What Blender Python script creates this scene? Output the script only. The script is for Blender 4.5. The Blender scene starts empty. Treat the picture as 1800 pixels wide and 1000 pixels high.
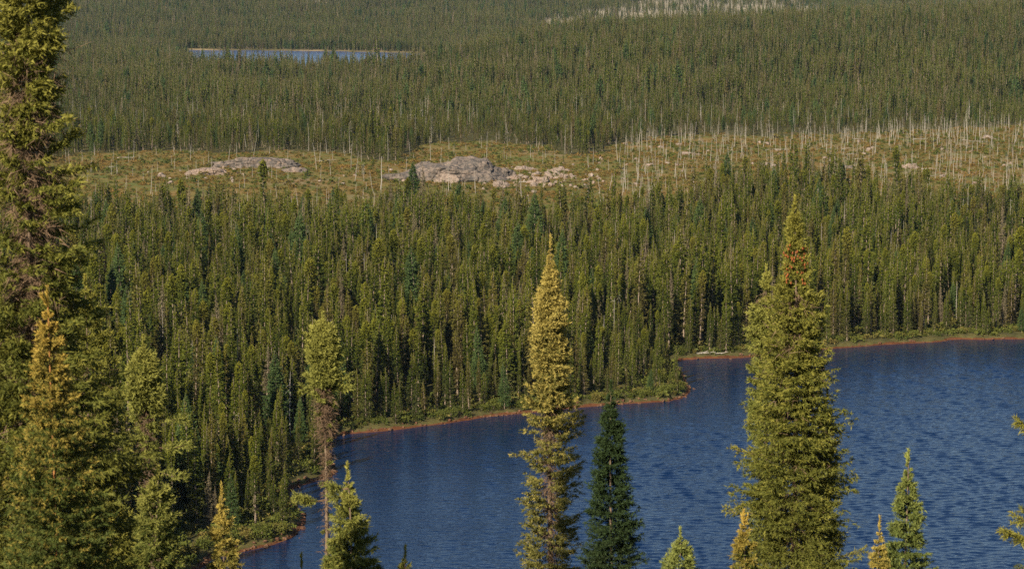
import bpy, math, random
import numpy as np
from mathutils import Vector, noise as mnoise

# ------------------------------------------------------------------ camera, sky, sun, exposure
scene = bpy.context.scene
FPX = 4234.0            # focal length in pixels of the 1800 px wide photograph
CAM_H = 65.0
PITCH = math.atan(530.0 / FPX)
cam_data = bpy.data.cameras.new('camera')
cam_data.sensor_width = 36.0
cam_data.lens = FPX / 1800.0 * 36.0
cam_data.clip_start = 0.5
cam_data.clip_end = 30000.0
cam_data.dof.use_dof = True
cam_data.dof.focus_distance = 380.0
cam_data.dof.aperture_fstop = 4.2
cam = bpy.data.objects.new('camera', cam_data)
scene.collection.objects.link(cam)
cam.location = (0, 0, CAM_H)
cam.rotation_euler = (math.pi / 2 - PITCH, 0, 0)
scene.camera = cam

SUN_EL, SUN_AZ = math.radians(30), math.radians(180 + 31)      # azimuth clockwise from +Y (view direction)
world = bpy.data.worlds.new('World')
scene.world = world
world.use_nodes = True
wn = world.node_tree.nodes
bg = wn['Background']
sky = wn.new('ShaderNodeTexSky')
sky.sky_type = 'NISHITA'
sky.sun_disc = False
sky.sun_elevation = SUN_EL
sky.sun_rotation = SUN_AZ
sky.altitude = 400
sky.air_density = 1.0
sky.dust_density = 0.4
sky.ozone_density = 1.5
world.node_tree.links.new(sky.outputs[0], bg.inputs[0])
bg.inputs[1].default_value = 0.05
sun_data = bpy.data.lights.new('sun', 'SUN')
sun_data.energy = 5.0
sun_data.angle = math.radians(0.53)
sun_data.color = (1.0, 0.86, 0.66)
sun = bpy.data.objects.new('sun', sun_data)
scene.collection.objects.link(sun)
sdir = Vector((math.sin(SUN_AZ) * math.cos(SUN_EL), math.cos(SUN_AZ) * math.cos(SUN_EL), math.sin(SUN_EL)))
sun.rotation_euler = sdir.to_track_quat('Z', 'Y').to_euler()
sun.location = sdir * 200
scene.view_settings.view_transform = 'Standard'
scene.view_settings.look = 'None'
scene.view_settings.gamma = 1
scene.view_settings.exposure = 0.88
scene.view_settings.use_curve_mapping = False
cy = scene.cycles
cy.max_bounces = 5
cy.diffuse_bounces = 2
cy.glossy_bounces = 2
cy.transmission_bounces = 2
cy.volume_bounces = 0
cy.use_denoising = False
cy.denoiser = 'OPENIMAGEDENOISE'
cy.denoising_prefilter = 'ACCURATE'
cy.sample_clamp_indirect = 4.0

COL = scene.collection
RS = np.random.RandomState
R = math.radians

# ------------------------------------------------------------------ helpers
def project(x, y, z):
    """world point -> pixel of the 1800 x 1000 photograph (arrays allowed)"""
    rz = z - CAM_H
    dep = y * math.cos(PITCH) - rz * math.sin(PITCH)
    up = y * math.sin(PITCH) + rz * math.cos(PITCH)
    dep = np.where(np.abs(dep) < 1e-3, 1e-3, dep)
    return 900 + FPX * x / dep, 500 - FPX * up / dep

def at_y(px, py, y):
    """world point on the ray of a pixel, y metres ahead"""
    u, v = (px - 900) / FPX, (500 - py) / FPX
    dy = math.cos(PITCH) + v * math.sin(PITCH)
    dz = -math.sin(PITCH) + v * math.cos(PITCH)
    k = y / dy
    return u * k, y, CAM_H + dz * k

def at_z(px, py, z=0.0):
    u, v = (px - 900) / FPX, (500 - py) / FPX
    dy = math.cos(PITCH) + v * math.sin(PITCH)
    dz = -math.sin(PITCH) + v * math.cos(PITCH)
    k = (z - CAM_H) / dz
    return u * k, dy * k

def mesh_np(name, V, F, mats=(), attrs=None, midx=None, smooth=False):
    """mesh from arrays; F is (n,3) or (n,4)"""
    V = np.asarray(V, np.float32); F = np.asarray(F, np.int32)
    k = F.shape[1]
    me = bpy.data.meshes.new(name)
    me.vertices.add(len(V)); me.vertices.foreach_set('co', V.ravel())
    me.loops.add(F.size); me.loops.foreach_set('vertex_index', F.ravel())
    me.polygons.add(len(F))
    me.polygons.foreach_set('loop_start', np.arange(0, F.size, k, dtype=np.int32))
    if midx is not None:
        me.polygons.foreach_set('material_index', np.asarray(midx, np.int32))
    me.polygons.foreach_set('use_smooth', np.full(len(F), smooth))
    for a, val in (attrs or {}).items():
        at = me.attributes.new(a, 'FLOAT', 'POINT')
        at.data.foreach_set('value', np.asarray(val, np.float32))
    for m in mats:
        me.materials.append(m)
    me.update(calc_edges=True)
    return me

def link(name, data, parent=None, loc=None, rz=0.0, sc=None):
    o = bpy.data.objects.new(name, data)
    COL.objects.link(o)
    if parent is not None: o.parent = parent
    if loc is not None: o.location = loc
    if rz: o.rotation_euler = (0, 0, rz)
    if sc is not None: o.scale = (sc, sc, sc) if np.isscalar(sc) else sc
    return o

def tag(o, label, cat, group=None):
    o['label'] = label; o['category'] = cat
    if group: o['group'] = group
    return o

def smooth(a, b, x):
    t = np.clip((x - a) / (b - a), 0, 1)
    return t * t * (3 - 2 * t)

def in_poly(px, py, poly):
    inside = np.zeros(np.shape(px), bool)
    n = len(poly)
    for i in range(n):
        x1, y1 = poly[i]; x2, y2 = poly[(i + 1) % n]
        if y1 == y2: continue
        c = ((y1 > py) != (y2 > py)) & (px < (x2 - x1) * (py - y1) / (y2 - y1) + x1)
        inside ^= c
    return inside

def poly_sd(x, y, poly):
    """signed distance to a polygon, positive outside"""
    x = np.asarray(x, float); y = np.asarray(y, float)
    d2 = np.full(x.shape, 1e18)
    n = len(poly)
    for i in range(n):
        x1, y1 = poly[i]; x2, y2 = poly[(i + 1) % n]
        dx, dy = x2 - x1, y2 - y1
        t = np.clip(((x - x1) * dx + (y - y1) * dy) / (dx * dx + dy * dy + 1e-12), 0, 1)
        d2 = np.minimum(d2, (x - x1 - t * dx) ** 2 + (y - y1 - t * dy) ** 2)
    return np.where(in_poly(x, y, poly), -1, 1) * np.sqrt(d2)

def wob(x, y, s, ph=0.0):
    """cheap smooth pseudo noise about -1..1"""
    return (np.sin(x / s * 1.31 + ph) * np.cos(y / s * 1.17 + 1.7 * ph) + 0.6 * np.sin(x / s * 2.3 + y / s * 1.9 + 2.1 * ph)
            + 0.4 * np.cos(x / s * 4.1 - y / s * 3.3 + ph)) / 2.0

# ------------------------------------------------------------------ node helpers and materials
def new_mat(name):
    m = bpy.data.materials.new(name); m.use_nodes = True
    nt = m.node_tree
    return m, nt, nt.nodes['Principled BSDF'], nt.nodes['Material Output']

def N(nt, kind, **kw):
    n = nt.nodes.new(kind)
    for k, v in kw.items(): setattr(n, k, v)
    return n

def mixc(nt, fac, a, b, mode='MIX'):
    n = N(nt, 'ShaderNodeMix', data_type='RGBA', blend_type=mode)
    for sock, v in ((n.inputs[0], fac), (n.inputs[6], a), (n.inputs[7], b)):
        if isinstance(v, (int, float)): sock.default_value = v
        elif isinstance(v, tuple): sock.default_value = (*v[:3], 1)
        else: nt.links.new(v, sock)
    return n.outputs[2]

def maths(nt, op, a, b=None, clamp=False):
    n = N(nt, 'ShaderNodeMath', operation=op, use_clamp=clamp)
    for sock, v in ((n.inputs[0], a), (n.inputs[1], b)):
        if v is None: continue
        if isinstance(v, (int, float)): sock.default_value = v
        else: nt.links.new(v, sock)
    return n.outputs[0]

def ramp01(nt, v, lo, hi):
    n = N(nt, 'ShaderNodeMapRange', clamp=True)
    nt.links.new(v, n.inputs[0])
    n.inputs[1].default_value = lo; n.inputs[2].default_value = hi
    return n.outputs[0]

def tex_noise(nt, vec, scale, detail=3, rough=0.55):
    n = N(nt, 'ShaderNodeTexNoise')
    n.inputs['Scale'].default_value = scale; n.inputs['Detail'].default_value = detail
    n.inputs['Roughness'].default_value = rough
    if vec is not None: nt.links.new(vec, n.inputs['Vector'])
    return n.outputs[0]

def attr(nt, name):
    return N(nt, 'ShaderNodeAttribute', attribute_name=name).outputs['Fac']

def foliage(name, dark, light, tip, tipamt=0.8, patch=None, transl=0.10):
    """needles: colour varies by tree, by patch of forest and by needle; new growth at branch ends"""
    m, nt, p, out = new_mat(name)
    oi = N(nt, 'ShaderNodeObjectInfo')
    nz = tex_noise(nt, oi.outputs['Location'], 0.012, 2)
    f = maths(nt, 'ADD', maths(nt, 'MULTIPLY', oi.outputs['Random'], 0.65), maths(nt, 'MULTIPLY', ramp01(nt, nz, 0.35, 0.65), 0.4))
    f = maths(nt, 'ADD', f, maths(nt, 'MULTIPLY', maths(nt, 'SUBTRACT', attr(nt, 'rnd'), 0.5), 0.7), clamp=True)
    c = mixc(nt, f, dark, light)
    if patch:   # a few trees turned brownish
        c = mixc(nt, maths(nt, 'MULTIPLY', ramp01(nt, maths(nt, 'FRACT', maths(nt, 'MULTIPLY', oi.outputs['Random'], 37.0)), 0.66, 1.0), 0.8), c, patch)
    at_ = attr(nt, 'tip')
    c = mixc(nt, maths(nt, 'MULTIPLY', at_, -1.0, clamp=True), c, (0.105, 0.082, 0.045))     # bare grey-brown lower twigs
    c = mixc(nt, maths(nt, 'MULTIPLY', at_, tipamt, clamp=True), c, tip)
    nt.links.new(c, p.inputs['Base Color'])
    p.inputs['Roughness'].default_value = 0.6
    p.inputs['Specular IOR Level'].default_value = 0.08
    tr = N(nt, 'ShaderNodeBsdfTranslucent')
    nt.links.new(c, tr.inputs[0])
    mx = N(nt, 'ShaderNodeMixShader'); mx.inputs[0].default_value = transl
    nt.links.new(p.outputs[0], mx.inputs[1]); nt.links.new(tr.outputs[0], mx.inputs[2])
    nt.links.new(mx.outputs[0], out.inputs[0])
    return m

def bark(name, a, b, scale=6.0):
    m, nt, p, out = new_mat(name)
    tc = N(nt, 'ShaderNodeTexCoord')
    mp = N(nt, 'ShaderNodeMapping'); mp.inputs['Scale'].default_value = (3, 3, 0.8)
    nt.links.new(tc.outputs['Object'], mp.inputs[0])
    oi = N(nt, 'ShaderNodeObjectInfo')
    f = maths(nt, 'ADD', maths(nt, 'MULTIPLY', ramp01(nt, tex_noise(nt, mp.outputs[0], scale, 4), 0.3, 0.7), 0.6), maths(nt, 'MULTIPLY', oi.outputs['Random'], 0.4))
    nt.links.new(mixc(nt, f, a, b), p.inputs['Base Color'])
    p.inputs['Roughness'].default_value = 0.85
    p.inputs['Specular IOR Level'].default_value = 0.2
    return m

M = {}
M['spruce'] = foliage('spruce_needles', (0.012, 0.029, 0.006), (0.084, 0.104, 0.014), (0.26, 0.25, 0.030), 0.8, (0.095, 0.072, 0.026))
M['tamarack'] = foliage('tamarack_needles', (0.040, 0.070, 0.024), (0.078, 0.118, 0.036), (0.12, 0.16, 0.05), 0.5)
M['drab'] = foliage('half_dead_needles', (0.12, 0.10, 0.062), (0.17, 0.145, 0.085), (0.19, 0.16, 0.08), 0.5)
M['shrub'] = foliage('shrub_leaves', (0.032, 0.052, 0.012), (0.095, 0.11, 0.022), (0.16, 0.16, 0.03), 0.6, (0.17, 0.12, 0.04))
M['heath'] = foliage('heath_leaves', (0.095, 0.072, 0.02), (0.19, 0.12, 0.034), (0.24, 0.14, 0.04), 0.6, (0.07, 0.085, 0.022))
M['trunk'] = bark('spruce_bark', (0.12, 0.092, 0.068), (0.29, 0.23, 0.175))
M['snag'] = bark('weathered_deadwood', (0.19, 0.175, 0.155), (0.38, 0.35, 0.305))
M['stem'] = bark('dark_brown_bark', (0.10, 0.07, 0.048), (0.21, 0.155, 0.11))  # darker brown bark for the foreground stems
M['twig'] = bark('dead_twigs', (0.10, 0.065, 0.04), (0.20, 0.135, 0.085))
M['orange_bark'] = bark('young_orange_bark', (0.30, 0.13, 0.045), (0.42, 0.20, 0.07))
M['cone'] = bark('cones', (0.16, 0.048, 0.018), (0.29, 0.095, 0.03))

def rock_mat(name, a, b, c, lichen, lich_amt=0.5, scale=0.5):
    m, nt, p, out = new_mat(name)
    tc = N(nt, 'ShaderNodeTexCoord'); oi = N(nt, 'ShaderNodeObjectInfo')
    geo = N(nt, 'ShaderNodeNewGeometry')
    f = ramp01(nt, tex_noise(nt, geo.outputs['Position'], scale, 5, 0.6), 0.35, 0.65)
    col = mixc(nt, f, a, b)
    col = mixc(nt, maths(nt, 'MULTIPLY', oi.outputs['Random'], 0.6), col, c)
    l = ramp01(nt, tex_noise(nt, geo.outputs['Position'], scale * 2.6, 5, 0.7), 0.62 - 0.2 * lich_amt, 0.72 - 0.15 * lich_amt)
    col = mixc(nt, maths(nt, 'MULTIPLY', l, 0.85), col, lichen)
    nt.links.new(col, p.inputs['Base Color'])
    p.inputs['Roughness'].default_value = 0.9
    bm = N(nt, 'ShaderNodeBump'); bm.inputs['Strength'].default_value = 0.9; bm.inputs['Distance'].default_value = 0.6
    vo = N(nt, 'ShaderNodeTexVoronoi', feature='DISTANCE_TO_EDGE'); vo.inputs['Scale'].default_value = scale * 0.7
    wv = N(nt, 'ShaderNodeVectorMath', operation='ADD'); nv = N(nt, 'ShaderNodeTexNoise'); nv.inputs['Scale'].default_value = scale
    nt.links.new(geo.outputs['Position'], nv.inputs['Vector']); nt.links.new(nv.outputs['Color'], wv.inputs[0]); nt.links.new(geo.outputs['Position'], wv.inputs[1])
    nt.links.new(wv.outputs[0], vo.inputs['Vector'])
    crack = ramp01(nt, vo.outputs['Distance'], 0.0, 0.09)
    nt.links.new(maths(nt, 'ADD', maths(nt, 'MULTIPLY', crack, 0.55), tex_noise(nt, geo.outputs['Position'], scale * 4, 6, 0.7)), bm.inputs['Height'])
    nt.links.new(bm.outputs[0], p.inputs['Normal'])
    return m
M['granite_dark'] = rock_mat('lichened_granite', (0.105, 0.090, 0.080), (0.26, 0.195, 0.152), (0.135, 0.113, 0.095), (0.048, 0.046, 0.043), 0.85, 0.30)
M['granite_pale'] = rock_mat('pale_granite', (0.20, 0.155, 0.125), (0.33, 0.27, 0.225), (0.25, 0.175, 0.13), (0.11, 0.10, 0.085), 0.2, 0.6)
M['rust_rock'] = rock_mat('rust_stained_stone', (0.125, 0.05, 0.022), (0.20, 0.09, 0.04), (0.25, 0.15, 0.085), (0.085, 0.042, 0.024), 0.4, 1.2)

def terrain_mat():
    m, nt, p, out = new_mat('ground_moss_and_heath')
    geo = N(nt, 'ShaderNodeNewGeometry')
    pos = geo.outputs['Position']
    n1 = tex_noise(nt, pos, 0.09, 5, 0.6); n2 = tex_noise(nt, pos, 0.6, 4, 0.65); n3 = tex_noise(nt, pos, 0.03, 3)
    forest = mixc(nt, ramp01(nt, n2, 0.35, 0.65), (0.045, 0.045, 0.018), (0.095, 0.085, 0.03))
    heath = mixc(nt, ramp01(nt, n1, 0.38, 0.62), (0.185, 0.125, 0.042), (0.095, 0.112, 0.030))
    heath = mixc(nt, maths(nt, 'MULTIPLY', ramp01(nt, n2, 0.5, 0.72), 0.8), heath, (0.20, 0.125, 0.045))
    heath = mixc(nt, maths(nt, 'MULTIPLY', ramp01(nt, n3, 0.56, 0.70), 0.7), heath, (0.22, 0.165, 0.10))
    col = mixc(nt, attr(nt, 'clear'), forest, heath)
    burnt = mixc(nt, ramp01(nt, n1, 0.35, 0.65), (0.36, 0.31, 0.23), (0.20, 0.18, 0.11))
    col = mixc(nt, attr(nt, 'burnt'), col, burnt)
    sand = mixc(nt, ramp01(nt, n1, 0.4, 0.6), (0.36, 0.27, 0.15), (0.22, 0.17, 0.07))
    col = mixc(nt, attr(nt, 'sand'), col, sand)
    # rusty waterline
    z = N(nt, 'ShaderNodeSeparateXYZ'); nt.links.new(pos, z.inputs[0])
    zz = maths(nt, 'ADD', z.outputs[2], maths(nt, 'MULTIPLY', maths(nt, 'SUBTRACT', maths(nt, 'ADD', n2, n1), 1.0), 0.75))
    red = mixc(nt, ramp01(nt, n2, 0.35, 0.65), (0.070, 0.029, 0.014), (0.145, 0.060, 0.027))
    wl = maths(nt, 'MULTIPLY', maths(nt, 'SUBTRACT', 1.0, ramp01(nt, zz, 0.16, 0.28)), attr(nt, 'shore'))
    col = mixc(nt, wl, col, red)
    nt.links.new(col, p.inputs['Base Color'])
    p.inputs['Roughness'].default_value = 0.95
    p.inputs['Specular IOR Level'].default_value = 0.1
    bm = N(nt, 'ShaderNodeBump'); bm.inputs['Strength'].default_value = 0.8; bm.inputs['Distance'].default_value = 0.3
    nt.links.new(n2, bm.inputs['Height']); nt.links.new(bm.outputs[0], p.inputs['Normal'])
    return m
M['ground'] = terrain_mat()

def water_mat(base, name):
    m, nt, p, out = new_mat(name)
    geo = N(nt, 'ShaderNodeNewGeometry')
    def waves(sx, sy, rot, detail):
        mp = N(nt, 'ShaderNodeMapping'); mp.inputs['Scale'].default_value = (sx, sy, 1); mp.inputs['Rotation'].default_value = (0, 0, rot)
        nt.links.new(geo.outputs['Position'], mp.inputs[0])
        return tex_noise(nt, mp.outputs[0], 1.0, detail, 0.6)
    w1 = waves(0.5, 1.3, R(6), 3)
    w2 = waves(0.9, 2.4, R(-9), 3)
    w3 = waves(0.012, 0.03, R(10), 2)        # gust patches
    h = maths(nt, 'ADD', maths(nt, 'MULTIPLY', w1, 1.0), maths(nt, 'MULTIPLY', w2, 0.32))
    bm = N(nt, 'ShaderNodeBump'); bm.inputs['Distance'].default_value = 0.16
    nt.links.new(maths(nt, 'ADD', 0.75, maths(nt, 'MULTIPLY', maths(nt, 'SUBTRACT', w3, 0.5), 0.9)), bm.inputs['Strength'])
    nt.links.new(h, bm.inputs['Height']); nt.links.new(bm.outputs[0], p.inputs['Normal'])
    p.inputs['Base Color'].default_value = (*base, 1)
    p.inputs['Roughness'].default_value = 0.06
    p.inputs['IOR'].default_value = 1.333
    return m
M['water'] = water_mat((0.002, 0.014, 0.055), 'rippled_lake_water')
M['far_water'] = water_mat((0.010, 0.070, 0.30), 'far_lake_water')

# ------------------------------------------------------------------ the lie of the land
shore_px = [(340, 1012), (372, 980), (425, 970), (480, 957), (518, 943), (536, 922), (531, 900), (520, 884), (508, 868), (516, 857), (545, 849),
            (584, 837), (590, 829), (578, 800), (582, 776), (600, 763), (680, 757), (780, 745), (850, 733), (900, 728), (960, 722), (1040, 714), (1110, 709),
            (1170, 706), (1198, 700), (1212, 690), (1206, 668), (1190, 650), (1180, 639), (1196, 633), (1240, 630), (1310, 629), (1380, 621), (1460, 613),
            (1540, 607), (1610, 603), (1660, 600), (1672, 596), (1720, 597), (1800, 596)]
LAKE = [at_z(*p) for p in shore_px]
LAKE = [(-34.0, 232.0), (-40.0, 250.0)] + LAKE + [(130, 442), (190, 452), (280, 440), (340, 400), (345, 300), (300, 238), (150, 224), (40, 229)]
def refine(poly, n=3, amp=0.35, seed=1):
    rs = RS(seed); out = []
    for i in range(len(poly)):
        a = np.array(poly[i]); b = np.array(poly[(i + 1) % len(poly)])
        L = np.hypot(*(b - a)); k = max(1, min(10, int(L / 2.5)))
        for j in range(k):
            q = a + (b - a) * j / k
            if j: q = q + rs.uniform(-1, 1, 2) * amp
            out.append(tuple(q))
    return out
LAKE = refine(LAKE)
FAR_Z = 6.0   # level of the far lake
far_px_x = lambda px, y: (px - 900) / FPX * y
FARLAKE = [(far_px_x(300, 2080), 2080), (far_px_x(312, 1800), 1800), (far_px_x(330, 1640), 1640), (far_px_x(480, 1600), 1600), (far_px_x(640, 1640), 1640),
           (far_px_x(760, 1830), 1830), (far_px_x(740, 1990), 1990), (far_px_x(680, 2060), 2060), (far_px_x(560, 2100), 2100), (far_px_x(420, 2125), 2125), (far_px_x(330, 2140), 2140), (far_px_x(305, 2150), 2150)]
FARLAKE = [(a_ + 12, b_) for a_, b_ in refine(FARLAKE, amp=9.0, seed=4)]
EY = [0, 230, 330, 430, 520, 620, 700, 800, 900, 1000, 1300, 1600, 1720, 2180, 2400, 2800, 3300, 3800, 4500, 6000, 9000, 14000]
EZ = [1, 1, 1.2, 1.4, 2.5, 4, 5.5, 7.5, 9, 9, 7.5, 6.6, 6.7, 6.8, 15, 34, 60, 84, 104, 110, 70, 40]
HX = [-500, -72, -38, 35, 204, 340, 700]
HZ = [0, 0, 8, 22, 31, 36, 40]

def far_sd(x, y):
    out = np.full(np.shape(x), 500.0)
    k = (y > 1400) & (y < 2500)
    if k.any(): out[k] = poly_sd(x[k], y[k], FARLAKE)
    return out

def lake_sd(x, y):
    out = np.full(np.shape(x), 200.0)
    k = (y > 150) & (y < 640)
    if k.any(): out[k] = poly_sd(x[k], y[k], LAKE)
    return out

def ground(x, y, full=False):
    x = np.atleast_1d(np.asarray(x, float)); y = np.atleast_1d(np.asarray(y, float))
    z = np.interp(y, EY, EZ)
    hump = smooth(980, 1620, y) * (1 - smooth(1640, 2150, y))
    z = z + np.interp(x, HX, HZ) * hump
    far = smooth(2300, 3600, y)
    z = z + far * (14 * wob(x, y, 420, 0.6)) + smooth(450, 650, y) * 0.9 * wob(x, y, 60, 0.3) * (1 - smooth(1500, 1700, y) * (1 - far))
    z = z + smooth(1020, 1250, y) * (1 - smooth(1480, 1560, y) * (1 - smooth(2250, 2500, y))) * (3.2 * wob(x, y, 85, 2.5) + 1.6 * wob(x, y, 33, 0.8))
    sd = lake_sd(x, y)
    land = 0.85 * smooth(-0.3, 2.2, sd) + (z - 0.85) * smooth(2, 55, sd) + 0.25 * smooth(2, 8, sd) * wob(x, y, 7, 1.1)
    bed = np.maximum(-3.0, sd * 0.35)
    zz = np.where(sd > 0, land, bed)
    fs = far_sd(x, y)
    lowland = np.maximum(0, zz - 6.7) * smooth(0, 90, fs) + 6.7
    farz = np.where(fs > 0, 6.0 + (lowland - 6.0) * smooth(-2, 14, fs), np.maximum(4.0, 6.0 + fs * 0.1))
    zz = np.where(fs < 400, farz, zz)
    hill = np.where(y > 0, 63.2 - 0.285 * y, 63.2 - 0.02 * np.abs(y)) + 0.5 * wob(x, y, 18, 2.0)
    zz = np.maximum(zz, np.where(y < 232, hill, -50))
    if full: return zz, sd, fs
    return zz

# open heath clearing and burnt hill, as areas of ground
CLEAR = [(60, 395), (300, 392), (480, 384), (560, 392), (700, 386), (800, 394), (1000, 392), (1130, 390), (1210, 372), (1260, 345), (1420, 338), (1500, 348), (1620, 366), (1720, 368),
         (1900, 355), (2100, 345), (2100, 215), (1800, 221), (1700, 228), (1560, 233), (1400, 236), (1250, 238), (1150, 243), (1085, 256), (1050, 270), (1000, 271), (960, 258), (860, 250),
         (765, 251), (735, 262), (690, 283), (640, 283), (610, 270), (480, 266), (330, 268), (200, 268), (130, 272), (40, 274)]
BURNT = [(940, 60), (960, 34), (1080, 14), (1130, 2), (1190, -12), (1330, -10), (1440, 12), (1500, 30), (1500, 60)]
BURNT2 = [(285, 6), (300, -6), (345, -6), (340, 5)]
BURNT3 = [(510, 8), (530, -8), (590, -8), (580, 5)]
MEADOW = [(1650, 400), (1800, 385), (1900, 400), (1900, 440), (1780, 450), (1690, 430)]
def masks(x, y, z):
    px, py = project(x, y, z)
    jx = px + 14 * wob(x, y, 11, 0.4); jy = py + 5 * wob(x, y, 13, 1.4)
    c = in_poly(jx, jy, CLEAR) & (y > 560) & (y < 1150)
    b = (in_poly(jx, jy, BURNT) | in_poly(jx, jy, BURNT2) | in_poly(jx, jy, BURNT3)) & (y > 2250) & (y < 4600)
    return c, b

# terrain sheet
ys = np.concatenate([np.arange(-140, 226, 8.0), np.arange(226, 470, 1.25), np.arange(470, 1000, 4.0), np.arange(1000, 2250, 14.0), np.arange(2250, 4600, 40.0), np.arange(4600, 14001, 400.0)])
vs = np.linspace(-1, 1, 281); us = vs * (0.5 + 0.5 * vs * vs)
Y, U = np.meshgrid(ys, us, indexing='ij')
X = U * (130 + 0.46 * np.maximum(Y, 0))
Z, SD, FS = ground(X.ravel(), Y.ravel(), True)
mc, mb = masks(X.ravel(), Y.ravel(), Z)
shore_a = (SD < 6) & (Y.ravel() > 232)
sand_a = (1 - smooth(3, 20, FS)) * (Y.ravel() > 1700) * np.clip(0.55 + 0.7 * wob(X.ravel(), Y.ravel(), 26, 0.5), 0, 1)
idx = np.arange(X.size).reshape(X.shape)
F = np.stack([idx[:-1, :-1], idx[:-1, 1:], idx[1:, 1:], idx[1:, :-1]], -1).reshape(-1, 4)
me = mesh_np('ground', np.stack([X.ravel(), Y.ravel(), Z], -1), F, [M['ground']], dict(clear=mc, burnt=mb, shore=shore_a, sand=sand_a), smooth=True)
o = link('ground', me); o['kind'] = 'structure'

def sheet(name, x0, x1, y0, y1, z):
    me = mesh_np(name, [(x0, y0, z), (x1, y0, z), (x1, y1, z), (x0, y1, z)], [(0, 1, 2, 3)], [M['far_water']])
    o = link(name, me); o['kind'] = 'structure'
    return o
def wave_sheet():
    """lake surface with real wind waves, finest where the lake is in view"""
    wy = np.concatenate([np.arange(214, 262, 1.0), np.arange(262, 455, 0.34), np.arange(455, 472, 2.0)])
    wu = np.concatenate([np.linspace(-1.3, -0.62, 10)[:-1], np.linspace(-0.62, 1.0, 420), np.linspace(1.0, 4.4, 60)[1:]])
    Yw, Uw = np.meshgrid(wy, wu, indexing='ij'); Xw = Uw * 0.225 * Yw
    rw = RS(77); h = np.zeros(Xw.shape)
    wx = Xw + 1.5 * wob(Xw, Yw, 9, 0.2); wv = Yw + 1.2 * wob(Xw, Yw, 7, 1.9)
    for _ in range(26):
        lam = rw.uniform(0.7, 1.7); th = rw.normal(0.10, 0.30); k_ = 2 * np.pi / lam
        h += lam * 0.0068 * np.sin(k_ * (wx * math.sin(th) + wv * math.cos(th)) + rw.uniform(0, 6.28))
    gust = np.clip(0.9 + 0.12 * wob(Xw, Yw, 38, 0.7), 0.6, 1.1)
    calm = smooth(0.5, 40, -lake_sd(Xw.ravel(), Yw.ravel())).reshape(Xw.shape) * 0.88 + 0.12
    crest = np.maximum(h, 0) * 0.5 + h
    Zw = crest * gust * calm
    ii = np.arange(Xw.size).reshape(Xw.shape)
    Fw = np.stack([ii[:-1, :-1], ii[:-1, 1:], ii[1:, 1:], ii[1:, :-1]], -1).reshape(-1, 4)
    o = link('lake_water', mesh_np('lake_water', np.stack([Xw.ravel(), Yw.ravel(), Zw.ravel()], -1), Fw, [M['water']], smooth=True)); o['kind'] = 'structure'
wave_sheet()
sheet('far_lake_water', -560, -40, 1560, 2210, FAR_Z)

# ------------------------------------------------------------------ tree builders (arrays)
def tube(path, radii, n=6):
    path = np.asarray(path, float); k = len(path)
    a = np.linspace(0, 2 * np.pi, n, endpoint=False)
    d = np.gradient(path, axis=0); d /= np.linalg.norm(d, axis=1, keepdims=True) + 1e-9
    ref = np.where(np.abs(d[:, 2:3]) > 0.8, np.array([[1.0, 0, 0]]), np.array([[0, 0, 1.0]]))
    e1 = np.cross(d, ref); e1 /= np.linalg.norm(e1, axis=1, keepdims=True)
    e2 = np.cross(d, e1)
    V = path[:, None] + (np.cos(a)[None, :, None] * e1[:, None] + np.sin(a)[None, :, None] * e2[:, None]) * np.asarray(radii)[:, None, None]
    V = V.reshape(-1, 3)
    F = []
    for i in range(k - 1):
        for j in range(n):
            p, q = i * n + j, i * n + (j + 1) % n
            F += [(p, q, q + n), (p, q + n, p + n)]
    return V, np.array(F, np.int32)

def merge(parts):
    Vs, Fs, k = [], [], 0
    for V, F in parts:
        Vs.append(V); Fs.append(F + k); k += len(V)
    return np.concatenate(Vs), np.concatenate(Fs)

def unit(v):
    return v / (np.linalg.norm(v, axis=-1, keepdims=True) + 1e-9)

def sway_fn(H, amp, seed):
    rs = RS(seed); p = rs.uniform(0, 6.28, 3); q = rs.uniform(-1, 1, 2)
    def f(V):
        V = np.array(V); t = V[:, 2] / H
        V[:, 0] += amp * (q[0] * t + 0.35 * np.sin(t * 5 + p[0]) - 0.35 * math.sin(p[0]))
        V[:, 1] += amp * (q[1] * t + 0.35 * np.sin(t * 4 + p[1]) - 0.35 * math.sin(p[1]))
        return V
    return f

def needles_from_twigs(rs, P, D, L, nk, nl, nw, tipbase, spread=0.75, fine=None):
    """nk needle sprays (thin triangles) on every twig"""
    n = len(P)
    u = rs.uniform(0.0, 1.0, (n, nk)); u[:, 0] = 1.0
    Q = P[:, None] + D[:, None] * (L[:, None] * u)[..., None]
    d = unit(D[:, None] * 0.8 + unit(rs.normal(size=(n, nk, 3))) * spread)
    s = unit(np.cross(d, rs.normal(size=(n, nk, 3))))
    fs_ = np.ones(n) if fine is None else fine
    ln = nl * rs.uniform(0.65, 1.25, (n, nk, 1)) * fs_[:, None, None]; w = nw * rs.uniform(0.7, 1.3, (n, nk, 1)) * np.sqrt(fs_)[:, None, None]
    V = np.stack([Q - s * w, Q + s * w, Q + d * ln], 2).reshape(-1, 3)
    F = np.arange(len(V), dtype=np.int32).reshape(-1, 3)
    tip = np.clip(tipbase[:, None] * (0.45 + 0.55 * u), -1, 1)
    tip = np.repeat(tip.reshape(-1), 3)
    rnd = np.repeat((0.55 * rs.uniform(0, 1, (n, 1)) + 0.45 * rs.uniform(0, 1, (n, nk))).reshape(-1), 3)
    return V, F, tip, rnd

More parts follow.
